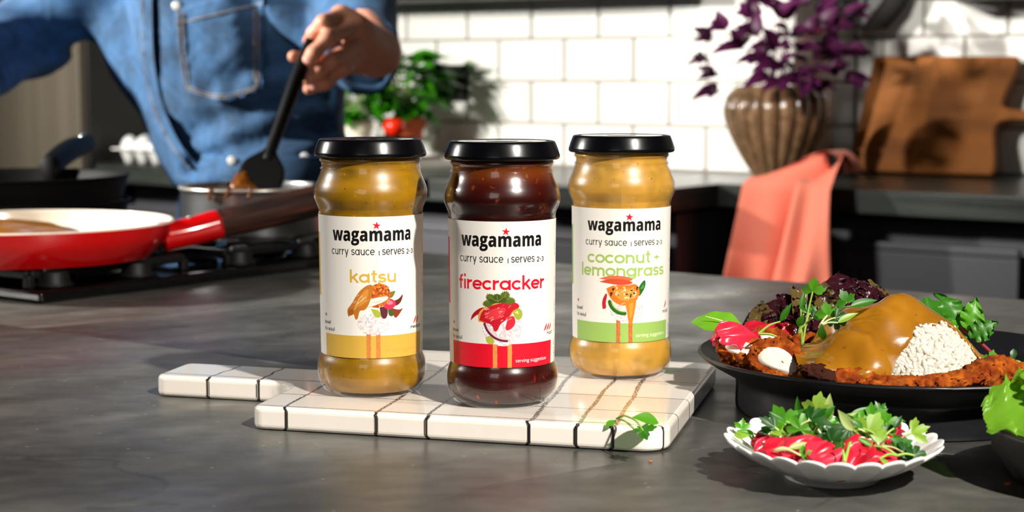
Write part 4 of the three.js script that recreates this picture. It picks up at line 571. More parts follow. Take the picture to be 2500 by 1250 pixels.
// ------------------------------------------------------------------ ceramic serving board
{ const W = 0.262, D = 0.243, H = 0.0145, sk = -0.04, s = new THREE.Shape(), q = (x, y) => [x + sk * y, y];
  const pts = [[0, 0, 0.008], [W, 0, 0.018], [W, D, 0.014], [0, D, 0.012], [0, 0.139, 0.012], [-0.107, 0.141, 0.008], [-0.107, 0.086, 0.008], [0, 0.086, 0.022]];
  pts.forEach(([x, y, R], i) => { const a = q(...pts[(i + 7) % 8]), b = q(...pts[(i + 1) % 8]), p = q(x, y), u = new THREE.Vector2(p[0] - a[0], p[1] - a[1]).normalize(), v = new THREE.Vector2(b[0] - p[0], b[1] - p[1]).normalize(); const c = [p[0] - u.x * R, p[1] - u.y * R]; i ? s.lineTo(...c) : s.moveTo(...c); s.bezierCurveTo(c[0] + u.x * R * 0.55, c[1] + u.y * R * 0.55, p[0] + v.x * R * 0.45, p[1] + v.y * R * 0.45, p[0] + v.x * R, p[1] + v.y * R); }); s.closePath();
  const g = extrude(s, H, 0.0032, 16, 4); g.rotateX(-PI / 2); const p = g.attributes.position, uv = g.attributes.uv, X0 = -0.13, XW = 0.41, ZW = 0.26; for (let i = 0; i < p.count; i++) uv.setXY(i, (p.getX(i) - X0) / XW, (-p.getZ(i) + 0.008) / ZW);
  const tex = canvasTex(2048, 1300, (x, w, h) => {
    x.fillStyle = '#f3ebe0'; x.fillRect(0, 0, w, h); const r = rng(3), PX = (a) => ((a - X0) / XW) * w, PY = (b) => h - ((b + 0.008) / ZW) * h;
    for (let i = 0; i < 60; i++) { x.globalAlpha = 0.12; x.fillStyle = i % 2 ? '#fbf6ee' : '#e9ddce'; x.beginPath(); x.ellipse(r() * w, r() * h, 60 + r() * 160, 40 + r() * 90, r() * 3, 0, 7); x.fill(); } x.globalAlpha = 1;
    const stroke = (x0, y0, x1, y1, wd, cols, dry) => { const n = Math.ceil(Math.hypot(x1 - x0, y1 - y0) * 2600); const ph = r() * 9; for (let i = 0; i < n; i++) { const t = i / n, wob = 5 * Math.sin(t * 5 + ph) + 2.5 * Math.sin(t * 17 + ph), cx = PX(x0 + (x1 - x0) * t), cy = PY(y0 + (y1 - y0) * t), vert = Math.abs(x1 - x0) < Math.abs(y1 - y0); for (let k = 0; k < 5; k++) { if (r() < dry) continue; x.fillStyle = cols[Math.floor(r() * cols.length)]; x.globalAlpha = 0.45 + 0.5 * r(); const o = (r() - 0.5) * wd; x.beginPath(); x.ellipse(cx + (vert ? o + wob : 0), cy + (vert ? 0 : o * 0.8 + wob * 0.5), 1.2 + r() * 1.5, 1.2 + r() * 1.2, 0, 0, 7); x.fill(); } } x.globalAlpha = 1; };
    const K = ['#12100f', '#1f1b19', '#2d2622'], B = ['#5a3a26', '#3d2a1e', '#7a5a42', '#1f1b19'], Gy = ['#3a3634', '#55504c', '#22201f'];
    [0.022, 0.083, 0.1155, 0.1775, 0.2085, 0.2285].forEach((e, i) => { stroke(e + 0.001, 0.0035, e + 0.001 - 0.02, 0.2395, [9, 11, 9, 14, 12, 13][i], [Gy, B, Gy, Gy, B, B][i], 0.45); stroke(e + 0.001, -0.004, e, 0.0035, 9, K, 0.02); stroke(e - 0.02, 0.2395, e - 0.021, 0.246, 8, K, 0.1); });
    [0.007, 0.047, 0.095, 0.155, 0.197, 0.2345].forEach((e) => { stroke(-0.001, e - 0.001, W - 0.003, e + 0.002, 2.6, K, 0.1); stroke(W - 0.004, e + 0.002, W + 0.02, e + 0.002, 5, K, 0.05); });
    stroke(-0.11, 0.0965, 0.01, 0.093, 2.6, K, 0.1); for (const e of [-0.0695, -0.0345]) { stroke(e, 0.0895, e - 0.001, 0.1415, 4, K, 0.15); stroke(e, 0.082, e, 0.0895, 9, K, 0.02); }
  });
  const t = thing('serving_board', 'cream glazed ceramic serving board with hand painted black grid under the three jars', 'board', [-0.1625, 0.9003, -1.0775], -16 * D2R);
  part('board_body', g, std(0xffffff, 0.12, { map: tex, clearcoat: 0.5, clearcoatRoughness: 0.05 }), t);
  for (const [x, y] of [[0.03, 0.03], [0.22, 0.03], [0.22, 0.21], [0.03, 0.21]]) part('foot_pad', lathe([[0, -0.0003], [0.008, -0.0003], [0.008, 0.001], [0, 0.001]], 16), M.plinth, t, [x, 0, -y]);
}
// ------------------------------------------------------------------ food on the dark plate
function vertexTint(g, f) { const p = g.attributes.position, c = new Float32Array(p.count * 3); for (let i = 0; i < p.count; i++) { const q = f(p.getX(i), p.getY(i), p.getZ(i)); c.set(q, i * 3); } g.setAttribute('color', new THREE.BufferAttribute(c, 3)); return g; }
const mixc = (a, b, t) => a.map((v, i) => v + (b[i] - v) * Math.min(1, Math.max(0, t)));
const PC = [0.255, 0.9003, -1.145];
{ const t = thing('plate', 'large matt black footed plate carrying rice, chicken and salad', 'plate', PC);
  part('plate_body', lathe(smoothPts([[0, 0.009], [0.096, 0.009], [0.1, 0.001], [0.105, 0], [0.107, 0.002], [0.107, 0.019], [0.112, 0.0235], [0.124, 0.0302], [0.1305, 0.0348], [0.132, 0.0364], [0.1312, 0.0378], [0.1285, 0.0372], [0.115, 0.029], [0.095, 0.0205], [0.08, 0.0178], [0, 0.0172]], 4), 160), std(0x101115, 0.38, { bumpMap: texture(256, 256, (u, v) => { const s = 255 * fbm(u * 40, v * 40, 3, 2); return [s, s, s]; }, false), bumpScale: 0.0004 }), t); }
const RC = [0.252, 0.919, -1.104];                      // foot of the rice mound
const poly2 = (pts) => (x, y) => { let d = 1e9, s = 1; for (let i = 0, j = pts.length - 1; i < pts.length; j = i++) { const ex = pts[j][0] - pts[i][0], ey = pts[j][1] - pts[i][1], wx = x - pts[i][0], wy = y - pts[i][1], h = Math.min(1, Math.max(0, (wx * ex + wy * ey) / (ex * ex + ey * ey))); d = Math.min(d, Math.hypot(wx - ex * h, wy - ey * h)); const c1 = y >= pts[i][1], c2 = y < pts[j][1], c3 = ex * wy > ey * wx; if ((c1 && c2 && c3) || (!c1 && !c2 && !c3)) s = -s; } return d * s; };
const dome = (R, H, p = 1.75) => (x, y, z) => (Math.pow(Math.pow(Math.hypot(x, z * 1.0) / R, p) + Math.pow(Math.abs(y) / H, p), 1 / p) - 1) * R * 0.85;
const bare = poly2([[-0.032, -0.012], [-0.028, 0.012], [-0.015, 0.027], [-0.004, 0.041], [0.006, 0.0455], [0.02, 0.0435], [0.031, 0.0325], [0.039, 0.021], [0.0475, 0.008], [0.053, -0.01]]);
{ const core = nets(dome(0.0465, 0.054), [-0.055, -0.004, -0.055], [0.055, 0.06, 0.055], 0.003), rice = std(0xc8c3b8, 0.35);
  const t = tag(single('rice_mound', core, rice, 'mound of white rice half covered by curry sauce on the black plate', 'rice', RC), null, null, null, 'stuff');
  const gr = new THREE.SphereGeometry(1, 10, 7); gr.scale(0.00165, 0.0038, 0.00155); const n = 1700, im = new THREE.InstancedMesh(gr, rice, n), r = rng(12), f = dome(0.0475, 0.055), m = new THREE.Matrix4(), q = new THREE.Quaternion(); let k = 0;
  for (let tr = 0; tr < 60000 && k < n; tr++) {
    const a = -0.6 + r() * 4.2, y = -0.001 + r() * 0.05, dx = Math.cos(a), dz = Math.sin(a); let lo = 0, hi = 0.06; for (let i = 0; i < 14; i++) { const mid = (lo + hi) / 2; f(dx * mid, y, dz * mid) < 0 ? (lo = mid) : (hi = mid); }
    if (bare(dx * lo, y) > 0.0005 || r() > 0.5 + lo * 12) continue;
    const nrm = V(dx, y * 9, dz).normalize(), tan = V(r() - 0.5, r() - 0.5, r() - 0.5).cross(nrm).normalize().addScaledVector(nrm, (r() - 0.5) * 0.9).normalize(), s = 0.85 + r() * 0.35, o = (r() - 0.35) * 0.0022;
    q.setFromUnitVectors(V(0, 1, 0), tan); m.compose(V(dx * lo, y, dz * lo).addScaledVector(nrm, o), q, V(s, s, s)); im.setMatrixAt(k, m); const b = 0.9 + r() * 0.12; im.setColorAt(k++, new THREE.Color(b, b * 0.99, b * 0.96));
  }
  im.count = k; im.name = 'rice_grain'; im.userData.kind = 'stuff'; shadows(im); t.add(im); }
{ const D0 = dome(0.0495, 0.0575), D1 = dome(0.042, 0.05), loc = (px, py, z) => { const p = at(px, py, z); return [p[0] - RC[0], p[1] - RC[1], p[2] - RC[2]]; };
  const flow = blend([cone(loc(2160, 785, 1.1), loc(2020, 882, 1.085), 0.011, 0.005), cone(loc(2115, 820, 1.085), loc(2045, 898, 1.07), 0.01, 0.008), ell(loc(2050, 898, 1.08), [0.026, 0.0095, 0.024]), cone(loc(2095, 850, 1.07), loc(2112, 915, 1.05), 0.01, 0.005), ell(loc(2012, 890, 1.085), [0.014, 0.006, 0.018]), cone(loc(2070, 800, 1.12), loc(2010, 850, 1.12), 0.013, 0.007), ell([0.0, 0.002, -0.03], [0.062, 0.009, 0.04]), ell([0.05, 0.0045, 0.0], [0.014, 0.007, 0.02])], 0.014);
  const f = (x, y, z) => {
    const w = 0.0022 * Math.sin(x * 160 + y * 90) * Math.cos(z * 120) + 0.0016 * (noise(x * 90 + 5, y * 90, z * 90) - 0.5), crease = 0.0055 * Math.exp(-(((x + 0.022 - y * 0.25) / 0.005) ** 2)) * (z > 0.01 ? 1 : 0) * Math.min(1, Math.max(0, (0.04 - y) * 60));
    let d = smin(D0(x, y, z) + w * 0.6 + crease, flow(x, y, z) + w, 0.022);
    d = smax(d, -D1(x, y, z), 0.002);
    const b = z > -0.012 ? bare(x, y) + 0.0022 * (noise(x * 330, y * 330, 1) - 0.5) : 0.02; d = smax(d, -b, 0.003);
    return smax(d, -(y + 0.0015), 0.001);
  };
  const g = nets(f, [-0.078, -0.004, -0.075], [0.068, 0.064, 0.066], 0.00165);
  vertexTint(g, (x, y, z) => { const n = fbm(x * 70, y * 70, z * 70, 3), s = noise(x * 1500, y * 1500, z * 1500) > 0.93 ? 0.6 : 1; return mixc([0.22, 0.085, 0.004], [0.37, 0.155, 0.01], n * 1.6 - 0.3).map((c) => c * s); });
  single('curry_sauce', g, std(0xffffff, 0.24, { vertexColors: true, clearcoat: 0.55, clearcoatRoughness: 0.1 }), 'glossy golden curry sauce poured over the rice mound', 'sauce', RC); }
// breaded chicken
const crustMat = std(0xffffff, 0.85, { vertexColors: true, specularIntensity: 0.25 }), meatMat = std(0xe8d8c6, 0.5);
function crust(f, lo, hi, h, burn, seed) { const g = nets((x, y, z) => f(x, y, z) + 0.0018 * (noise(x * 420 + seed, y * 420, z * 420) - 0.5) + 0.0022 * (noise(x * 900, y * 900 + seed, z * 900) - 0.5), lo, hi, h); return vertexTint(g, (x, y, z) => { const n = fbm(x * 260 + seed, y * 260, z * 260, 3), m = fbm(x * 60, y * 60 + seed, z * 60, 2); return mixc(mixc([0.17, 0.024, 0.002], [0.4, 0.1, 0.008], n * 2.4 - 0.7), [0.035, 0.009, 0.005], (m - 0.55 + burn) * 4); }); }
let nChicken = 0;
function slice(px, py, z, w, h, t, tilt, yaw, roll, burn, label, face = 1) {
  const o = thing('chicken_slice', label, 'chicken', at(px, py, z)); o.rotation.set(tilt, yaw, roll, 'YXZ'); const s = ++nChicken * 3.7;
  const f = (x, y, q) => Math.max((Math.hypot(x / w, (y - 0.15 * h * Math.cos((x / w) * 2)) / h) - 1) * h, Math.abs(q) - t);
  part('crust', crust((x, y, q) => f(x, y, q) - 0.0012, [-w - 0.005, -h * 1.4 - 0.004, -t - 0.004], [w + 0.005, h * 1.4 + 0.004, t + 0.004], 0.001, burn, s), crustMat, o);
  if (face) { const n = 28, pos = [0, 0.15 * h, t + 0.0022], idx = []; for (let k = 1; k <= 5; k++) for (let i = 0; i < n; i++) { const a = (i / n) * 6.2832, e = (k / 5) * (0.86 + 0.05 * Math.sin(a * 3 + s)), x = Math.cos(a) * w * e; pos.push(x, Math.sin(a) * h * e * 0.8 - 0.08 * h + 0.1 * h * Math.cos((x / w) * 2), t + (k === 5 ? -0.0012 : 0.0022 + 0.0006 * (noise(x * 300 + s, a * 4, k) - 0.5))); }
    for (let i = 0; i < n; i++) { const b = (i + 1) % n; idx.push(0, 1 + i, 1 + b); for (let k = 0; k < 4; k++) { const p = 1 + k * n; idx.push(p + i, p + n + i, p + n + b, p + i, p + n + b, p + b); } }
    part('meat', geom(pos, idx), meatMat, o); }
}
function chunk(px, py, z, r3, burn, label, roll = 0) { const o = at(px, py, z), s = ++nChicken * 5.3, g = crust(blend([ell([0, 0, 0], r3), ell([r3[0] * 0.5, r3[1] * 0.3, 0], r3.map((v) => v * 0.6)), ell([-r3[0] * 0.55, -r3[1] * 0.1, r3[2] * 0.2], r3.map((v) => v * 0.6))], 0.006), r3.map((v) => -v * 1.35 - 0.003), r3.map((v) => v * 1.35 + 0.003), 0.001, burn, s); const m = single('breaded_chicken', g, crustMat, label, 'chicken', o); m.rotation.z = roll; }
slice(1818, 868, 1.118, 0.0155, 0.009, 0.006, -0.7, -0.35, -0.3, 0, 'sliced chicken with white face at the left end of the plate');
slice(1868, 850, 1.13, 0.016, 0.0095, 0.006, -0.7, -0.2, 0.15, 0, 'white chicken slice partly under the pink pickles on the plate');
slice(1840, 888, 1.12, 0.014, 0.007, 0.006, -0.15, -0.3, -0.35, 0.14, 'browned chicken slice at the left rim of the plate', 0);
slice(1902, 888, 1.088, 0.0175, 0.012, 0.007, -0.45, -0.25, -0.4, -0.05, 'largest chicken slice, white face turned to the camera beside the curry sauce');
chunk(1952, 842, 1.15, [0.011, 0.006, 0.008], -0.15, 'small golden chicken nugget behind the largest chicken slice', 0.2);
chunk(2006, 917, 1.05, [0.0105, 0.0045, 0.006], 0.42, 'charred black piece of breaded chicken at the front rim', -0.35);
chunk(1872, 900, 1.1, [0.015, 0.004, 0.007], 0.12, 'dark browned chicken crust lying along the left front rim', -0.4);
chunk(2085, 925, 1.052, [0.018, 0.0065, 0.008], 0.02, 'orange brown breaded chicken piece below the poured sauce', -0.06);
chunk(2195, 940, 1.036, [0.02, 0.0042, 0.008], 0.08, 'flat breaded chicken piece under the front of the rice');
chunk(2295, 937, 1.037, [0.021, 0.005, 0.008], 0.0, 'reddish breaded chicken piece right of the rice at the rim', 0.1);
chunk(2412, 916, 1.05, [0.0165, 0.01, 0.009], 0.2, 'tall dark crumbed chicken piece right of the rice', 0.15);
chunk(2365, 927, 1.047, [0.012, 0.006, 0.007], 0.14, 'small dark crumbed chicken piece beside the tall one', 0);
chunk(2490, 921, 1.062, [0.016, 0.008, 0.009], 0.03, 'reddish brown breaded chicken piece at the right edge of the photo', -0.1);
// curved slices of pickle
function pickleGeo(L, W, curl, seed) { const n = 14, m = 7, pos = [], idx = [], r = rng(seed), ph = r() * 6, N = (n + 1) * (m + 1); for (const s of [1, -1]) for (let i = 0; i <= n; i++) for (let j = 0; j <= m; j++) { const t = i / n - 0.5, q = j / m - 0.5, w = W * Math.pow(Math.max(0.02, 1 - (2 * t) ** 4), 0.5) * (1 + 0.12 * Math.sin(t * 9 + ph)); const a = t * curl; pos.push(L * (curl ? Math.sin(a) / curl : t), L * (curl ? (Math.cos(a) - 1) / curl : 0) + 0.0022 * Math.sin(q * 7 + t * 6 + ph) + s * 0.0009 * (Math.abs(q) > 0.45 || i === 0 || i === n ? 0.4 : 1), q * w); }
  for (let k = 0; k < 2; k++) for (let i = 0; i < n; i++) for (let j = 0; j < m; j++) { const a = k * N + i * (m + 1) + j, b = a + m + 1; k ? idx.push(a, b, a + 1, b, b + 1, a + 1) : idx.push(a, a + 1, b, b, a + 1, b + 1); }
  for (let i = 0; i < n; i++) for (const j of [0, m]) { const a = i * (m + 1) + j, b = a + m + 1; idx.push(a, b, N + a, b, N + b, N + a); } for (let j = 0; j < m; j++) for (const i of [0, n]) { const a = i * (m + 1) + j; idx.push(a, a + 1, N + a, a + 1, N + a + 1, N + a); }
  return geom(pos, idx); }
const PK = [0, 1, 2, 3].map((k) => pickleGeo(0.03, 0.016, [1.6, 0.9, 2.3, -0.8][k], 50 + k));
const NTH = ['first', 'second', 'third', 'fourth', 'fifth', 'sixth', 'seventh', 'eighth', 'ninth', 'tenth', 'eleventh', 'twelfth', 'thirteenth', 'fourteenth', 'fifteenth', 'sixteenth'];
function pickles(list, label, group, seat) { const order = list.map((l, i) => [l[0], i]).sort((a, b) => a[0] - b[0]).map((a) => a[1]); list.forEach(([x, y, z, rz, rx, ry, s], i) => { const p = at(x, y, z); if (seat) seat(p, rx, rz, s); const m = single('pickle_slice', PK[i % 4], i % 3 === 1 ? M.pickleLight : M.pickle, label + ', ' + NTH[order.indexOf(i)] + ' from the left', 'pickle', p, 0, group); m.rotation.set(rx, ry, rz, 'ZXY'); m.scale.setScalar(seat ? s * 0.85 : s); }); }
pickles([[1772, 812, 1.135, 0.2, 0.5, 0.3, 0.81], [1800, 815, 1.115, -0.45, 0.9, 0.2, 0.98], [1850, 802, 1.15, 0.1, 0.6, -0.4, 0.94], [1885, 815, 1.145, -0.2, 0.8, 0.5, 0.98], [1790, 832, 1.1, -0.5, 0.5, 0.1, 0.59], [1885, 838, 1.1, -0.15, 0.7, 0.2, 0.53], [1845, 820, 1.125, -0.3, 0.4, 1.0, 0.77]], 'curled pink pickle slice on the black plate', 'pink pickle slices on the black plate');

// ------------------------------------------------------------------ leaves and sprigs
const OB = [blade(1, 0.42, { bend: 0.3, fold: 0.3, n: 10, m: 4 }), blade(1, 0.3, { bend: 0.15, fold: 0.35, n: 10, m: 4 }), blade(1, 0.55, { bend: 0.4, fold: 0.2, n: 10, m: 4, prof: (t) => Math.pow(Math.sin(PI * Math.pow(t, 1.5)), 0.8) })], LO = [lobed(1, {}), lobed(1, { lobes: 5, teeth: 2, spread: 130 }), lobed(1, { spread: 80, teeth: 3 })];
// leaves: [px, py, z, kind (0-2 oblong, 3-5 lobed), angle from up in degrees, length in mm, material]
function sprig(label, group, base, leaves, stemMat = G.stem, name = 'herb_sprig', cat = 'herb') {
  const B = at(...base), t = thing(name, label, cat, B, 0, group);
  leaves.forEach((l, i) => { const q = at(l[0], l[1], l[2]), e = V(q[0] - B[0], q[1] - B[1], q[2] - B[2]), a = l[4] * D2R, m = V(e.x * 0.5, e.y * 0.5 + e.length() * 0.1, e.z * 0.5), st = part('stem', tube([[0, 0, 0], m.toArray(), e.toArray()], (u) => 0.00085 - 0.0003 * u, 6, 10), stemMat, t);
    const b = part('leaf', l[3] < 3 ? OB[l[3]] : LO[l[3] - 3], l[6] ?? G.mid, st, e.toArray()); aim(b, V(Math.sin(a), Math.cos(a), 0.18 * Math.sin(i * 2.4 + l[0])), V(-0.25 + 0.3 * Math.sin(l[0]), 0.55, 0.8)); b.scale.setScalar(l[5] / 1000); });
  return t;
}
{ const t = thing('spinach_leaf', 'single pale green spinach leaf standing at the left rim of the plate', 'leaf', at(1812, 808, 1.16));
  const b = part('blade', blade(0.033, 0.021, { bend: 0.5, fold: 0.1, n: 16, m: 10, ruffle: 0.0007, prof: (u) => Math.pow(Math.sin(PI * Math.min(0.999, Math.pow(u, 0.9) * 0.97 + 0.03)), 0.62) }), leafMat(0x6fae28, { roughness: 0.25 }), t); aim(b, V(-0.85, 0.5, 0.1), V(0.1, 0.75, 0.6));
  const v = part('vein', tube([[0, 0, 0.0004], [0, 0.012, -0.0004], [0, 0.026, -0.005]], (u) => 0.0007 * (1 - u * 0.8), 6, 10), G.paleStem, b);
}
const FRILL = [0, 1, 2, 3].map((k) => blade(0.017, 0.02, { n: 22, m: 20, ruffle: 0.0034, waves: 17 + k * 3, seed: k * 2.1, bend: 0.7, fold: 0.5, prof: (u) => 0.2 + 0.8 * Math.pow(u, 0.6) }));
function lollo(px, py, z, label, n, w, h, mats) { const t = thing('lettuce_leaf', label, 'lettuce', at(px, py, z)), r = rng(px); for (let i = 0; i < n; i++) { const a = r() * 2 - 1, u = r(), b = part('blade', FRILL[i % 4], mats[i % mats.length], t, [a * w * (1 - 0.3 * u), u * h, (r() - 0.5) * 0.02]); aim(b, V(a * 1.1 + (r() - 0.5), 0.25 + r(), r() - 0.4), V(r() - 0.5, r() - 0.2, 0.9)); b.scale.setScalar(0.75 + 0.5 * r()); } part('leaf_rib', tube([[0, -0.012, 0], [w * 0.2, h * 0.4, 0], [w * 0.5, h, 0]], 0.0016, 8, 8), G.paleStem, t); return t; }
lollo(1925, 828, 1.17, 'frilly dark red lettuce leaf behind the pink pickles on the plate', 24, 0.02, 0.016, [G.lollo, G.lollo, G.lollo, G.lolloGreen]);
lollo(2095, 775, 1.21, 'frilly dark red lettuce leaf behind the top of the rice mound', 22, 0.018, 0.016, [G.lollo, G.lolloGreen, G.lollo]);
{ const t = thing('salad_leaf', 'dark green rounded salad leaf behind the right shoulder of the rice', 'leaf', at(2240, 770, 1.17)); for (const [d, s] of [[[0.75, 0.45, 0], 1], [[0.95, 0.05, 0.1], 0.9]]) aim(part('blade', blade(0.03 * s, 0.02 * s, { bend: 0.7, fold: 0.25, n: 16, m: 10, ruffle: 0.0012, waves: 22 }), G.mid, t), V(...d), V(0, 0.8, 0.6)); }
{ const t = thing('salad_leaf', 'bright green curly salad leaf with red stem right of the rice', 'leaf', at(2440, 880, 1.12)); part('leaf_stem', tube([[0, 0, 0], [-0.012, 0.011, 0], [-0.026, 0.022, 0]], 0.0012, 8, 12), G.redStem, t);
  [[[-0.026, 0.022, 0], [-0.35, 0.95, 0], 0.026], [[-0.022, 0.02, 0.002], [0.25, 0.75, 0.2], 0.022], [[-0.02, 0.015, 0.004], [0.5, 0.5, 0.3], 0.02], [[-0.028, 0.018, 0.004], [-0.1, 0.3, 0.6], 0.02]].forEach(([p, d, s], i) => aim(part('blade', blade(s, s * 0.75, { bend: 0.5, fold: 0.2, n: 20, m: 12, ruffle: 0.0022, waves: 20 + i * 4, seed: i }), i % 2 ? G.bright : G.mid, t, p), V(...d), V(0.2, 0.6, 0.8))); }
const PH = (s) => 'green herb sprig ' + s + ' on the black plate';
sprig(PH('standing tallest above the dark lettuce'), null, [1958, 850, 1.13], [[1984, 712, 1.13, 3, 5, 10, G.bright], [1975, 765, 1.13, 5, -5, 8, G.mid], [1955, 755, 1.125, 1, 12, 12, G.mid]]);
sprig(PH('arching over the pink pickles'), null, [1852, 815, 1.1], [[1905, 785, 1.1, 1, 28, 14, G.mid], [1915, 832, 1.095, 1, 168, 6, G.lime]]);
sprig(PH('with rounded leaf pair left of the rice'), null, [1950, 815, 1.1], [[1962, 766, 1.095, 2, 205, 9, G.mid], [1985, 775, 1.1, 5, 40, 7, G.deep]]);
sprig(PH('with broad leaf cluster beside the sauce'), null, [2000, 800, 1.085], [[2020, 770, 1.085, 3, -10, 9, G.bright], [2040, 776, 1.08, 4, 120, 9, G.deep], [2008, 790, 1.08, 2, 185, 10.5, G.mid], [2045, 788, 1.075, 1, 62, 15, G.lime]], G.paleStem);
sprig(PH('laid along the top of the sauce'), null, [2040, 768, 1.09], [[2068, 738, 1.085, 3, -25, 9, G.mid], [2075, 748, 1.08, 1, 75, 19, G.mid]]);
sprig(PH('lying right of the red salad stem'), null, [2425, 900, 1.09], [[2420, 880, 1.09, 3, 10, 7, G.bright], [2440, 900, 1.085, 5, -80, 8, G.bright]]);
sprig(PH('with round leaves at the far right'), null, [2500, 895, 1.08], [[2472, 882, 1.09, 2, 5, 8, G.deep], [2478, 880, 1.09, 2, -30, 6, G.mid]]);

// ------------------------------------------------------------------ scalloped dish
const DC = [0.1755, 0.9003, -0.948];
{ const n = 24, seg = 336, rows = [], pos = [], idx = [], rx = 0.0585, rz = 0.0655, h = 0.0235;
  const inner = [], outer = [];
  for (let k = 0; k <= 16; k++) inner.push(k / 16); for (let k = 16; k >= 7; k--) outer.push(k / 16);
  const add = (t, dy, dr) => { for (let j = 0; j <= seg; j++) { const a = (j / seg) * 2 * PI, q = Math.pow(Math.abs(Math.sin((a * n) / 2)), 0.7), fl = Math.max(0, (t - 0.35) / 0.65), k = t * (1 + dr) * (1 - 0.055 * fl * (1 - q)), y = 0.0046 + 0.0158 * Math.pow(Math.max(0, (t - 0.4) / 0.6), 1.35) + 0.002 * fl * fl * q - 0.0008 * fl * (1 - q) + dy; pos.push(Math.cos(a) * rx * k, y, Math.sin(a) * rz * k); } };
  for (const t of inner) add(t, 0, 0); add(1.012, -0.0007, 0); add(1.012, -0.0016, 0); for (const t of outer) add(t, -0.0024, 0);
  for (const [k, y] of [[0.44, 0.0], [0.41, 0.0], [0.4, 0.0012], [0.0, 0.0012]]) for (let j = 0; j <= seg; j++) { const a = (j / seg) * 2 * PI; pos.push(Math.cos(a) * 0.0585 * k, y, Math.sin(a) * 0.0655 * k); }
  const R = pos.length / 3 / (seg + 1); for (let i = 0; i < R - 1; i++) for (let j = 0; j < seg; j++) { const a = i * (seg + 1) + j, b = a + seg + 1; idx.push(a, a + 1, b, b, a + 1, b + 1); }
  const t = thing('scalloped_dish', 'small white scalloped porcelain dish holding pink pickles and herbs', 'dish', DC); part('dish_body', geom(pos, idx), M.porcelain, t); }
pickles([[1812, 1083, 0.945, -0.5, 0.5, 0.2, 0.8], [1850, 1095, 0.93, -0.3, 0.7, 0.4, 1.0], [1862, 1075, 0.94, -0.9, 0.3, 0.6, 0.85], [1905, 1105, 0.92, -0.15, 0.9, 0.2, 1.15], [1950, 1098, 0.92, 0.1, 0.8, 0.1, 1.3], [1900, 1122, 0.905, -0.2, 0.5, 0.6, 0.8], [1990, 1112, 0.905, 0.2, 0.9, -0.2, 1.3], [2030, 1118, 0.9, -0.1, 0.7, 0.3, 1.25], [2085, 1115, 0.903, 0.15, 0.8, 0.5, 1.3], [2130, 1112, 0.91, -0.2, 0.8, -0.4, 1.2], [2180, 1125, 0.905, 0.1, 0.6, 0.2, 1.1], [2225, 1118, 0.915, 0.25, 0.6, 0.6, 0.95], [2175, 1075, 0.95, 0.5, 0.4, 0.9, 0.95], [2215, 1060, 0.96, 1.0, 0.3, 0.4, 0.7], [2235, 1072, 0.955, 0.5, 0.6, 0.2, 0.6], [2060, 1095, 0.93, 0, 0.9, 0.9, 1.1]], 'curled pink pickle slice in the white dish', 'pink pickle slices in the scalloped dish', (p, rx, rz, s) => { let dx = (p[0] - DC[0]) / 0.0585, dz = (p[2] - DC[2]) / 0.0655; const t = Math.hypot(dx, dz), k = Math.min(1, 0.6 / t); p[0] = DC[0] + dx * k * 0.0585; p[2] = DC[2] + dz * k * 0.0655; const f = DC[1] + 0.0046 + 0.0158 * Math.pow(Math.max(0, (t * k - 0.4) / 0.6), 1.35); const up = 0.002 + 0.0072 * s * Math.abs(Math.sin(rx)) + 0.008 * s * Math.abs(Math.sin(rz)); p[1] = Math.min(f + up + 0.007, Math.max(f + up, p[1])); });
const DG = 'herb sprigs in the scalloped dish';
sprig("tallest coriander sprig at the centre of the white dish", DG, [1990, 1085, 0.945], [[1994, 1002, 0.945, 3, 10, 10.5, G.lime], [1952, 1022, 0.95, 1, -10, 12.5, G.mid], [2020, 1030, 0.945, 0, 0, 15.5, G.pale]]);
sprig("coriander sprig with large lobed leaf at the left of the white dish", DG, [1930, 1080, 0.945], [[1915, 1035, 0.94, 3, -32, 12, G.bright], [1925, 1062, 0.93, 1, -82, 11, G.lime], [1955, 1050, 0.925, 4, 15, 10.5, G.bright]]);
sprig("coriander sprig with broad pale seed leaf lying across the white dish", DG, [2110, 1088, 0.93], [[2085, 1052, 0.92, 0, -38, 14, G.pale], [2120, 1055, 0.925, 3, 30, 13, G.lime], [2140, 1080, 0.915, 2, 175, 9, G.bright]]);
sprig("coriander sprig arching at the back of the white dish", DG, [2060, 1078, 0.95], [[2072, 1022, 0.955, 1, 62, 16, G.mid], [2135, 1018, 0.955, 5, 40, 8, G.mid], [2100, 1030, 0.95, 4, 60, 9, G.bright]]);
sprig("coriander sprig at the far left rim of the white dish", DG, [1840, 1078, 0.96], [[1838, 1062, 0.955, 2, -82, 10.5, G.lime], [1812, 1048, 0.965, 5, 5, 6.5, G.bright]]);
sprig("coriander sprig with large oval leaf at the right of the white dish", DG, [2150, 1092, 0.925], [[2170, 1068, 0.92, 2, 115, 17, G.mid], [2208, 1105, 0.915, 4, 95, 9.5, G.deep], [2190, 1090, 0.92, 3, 60, 9, G.mid]], G.paleStem);
sprig("dark lobed coriander sprig low in the middle of the white dish", DG, [2040, 1090, 0.92], [[2030, 1078, 0.915, 4, 40, 9, G.deep], [2010, 1085, 0.915, 5, 200, 8, G.bright], [2062, 1085, 0.91, 3, 170, 7, G.mid]]);
sprig("long stemmed dark coriander sprig lying low to the left in the dish", DG, [1970, 1092, 0.93], [[1900, 1080, 0.935, 1, -100, 12, G.deep], [1985, 1078, 0.925, 0, 60, 12, G.deep]], G.paleStem);
sprig("coriander sprig with curled tip at the back right of the dish", DG, [2140, 1060, 0.95], [[2180, 1022, 0.95, 1, 100, 8, G.mid], [2150, 1008, 0.955, 5, -20, 7, G.mid], [2165, 1035, 0.945, 3, 70, 9, G.bright]]);
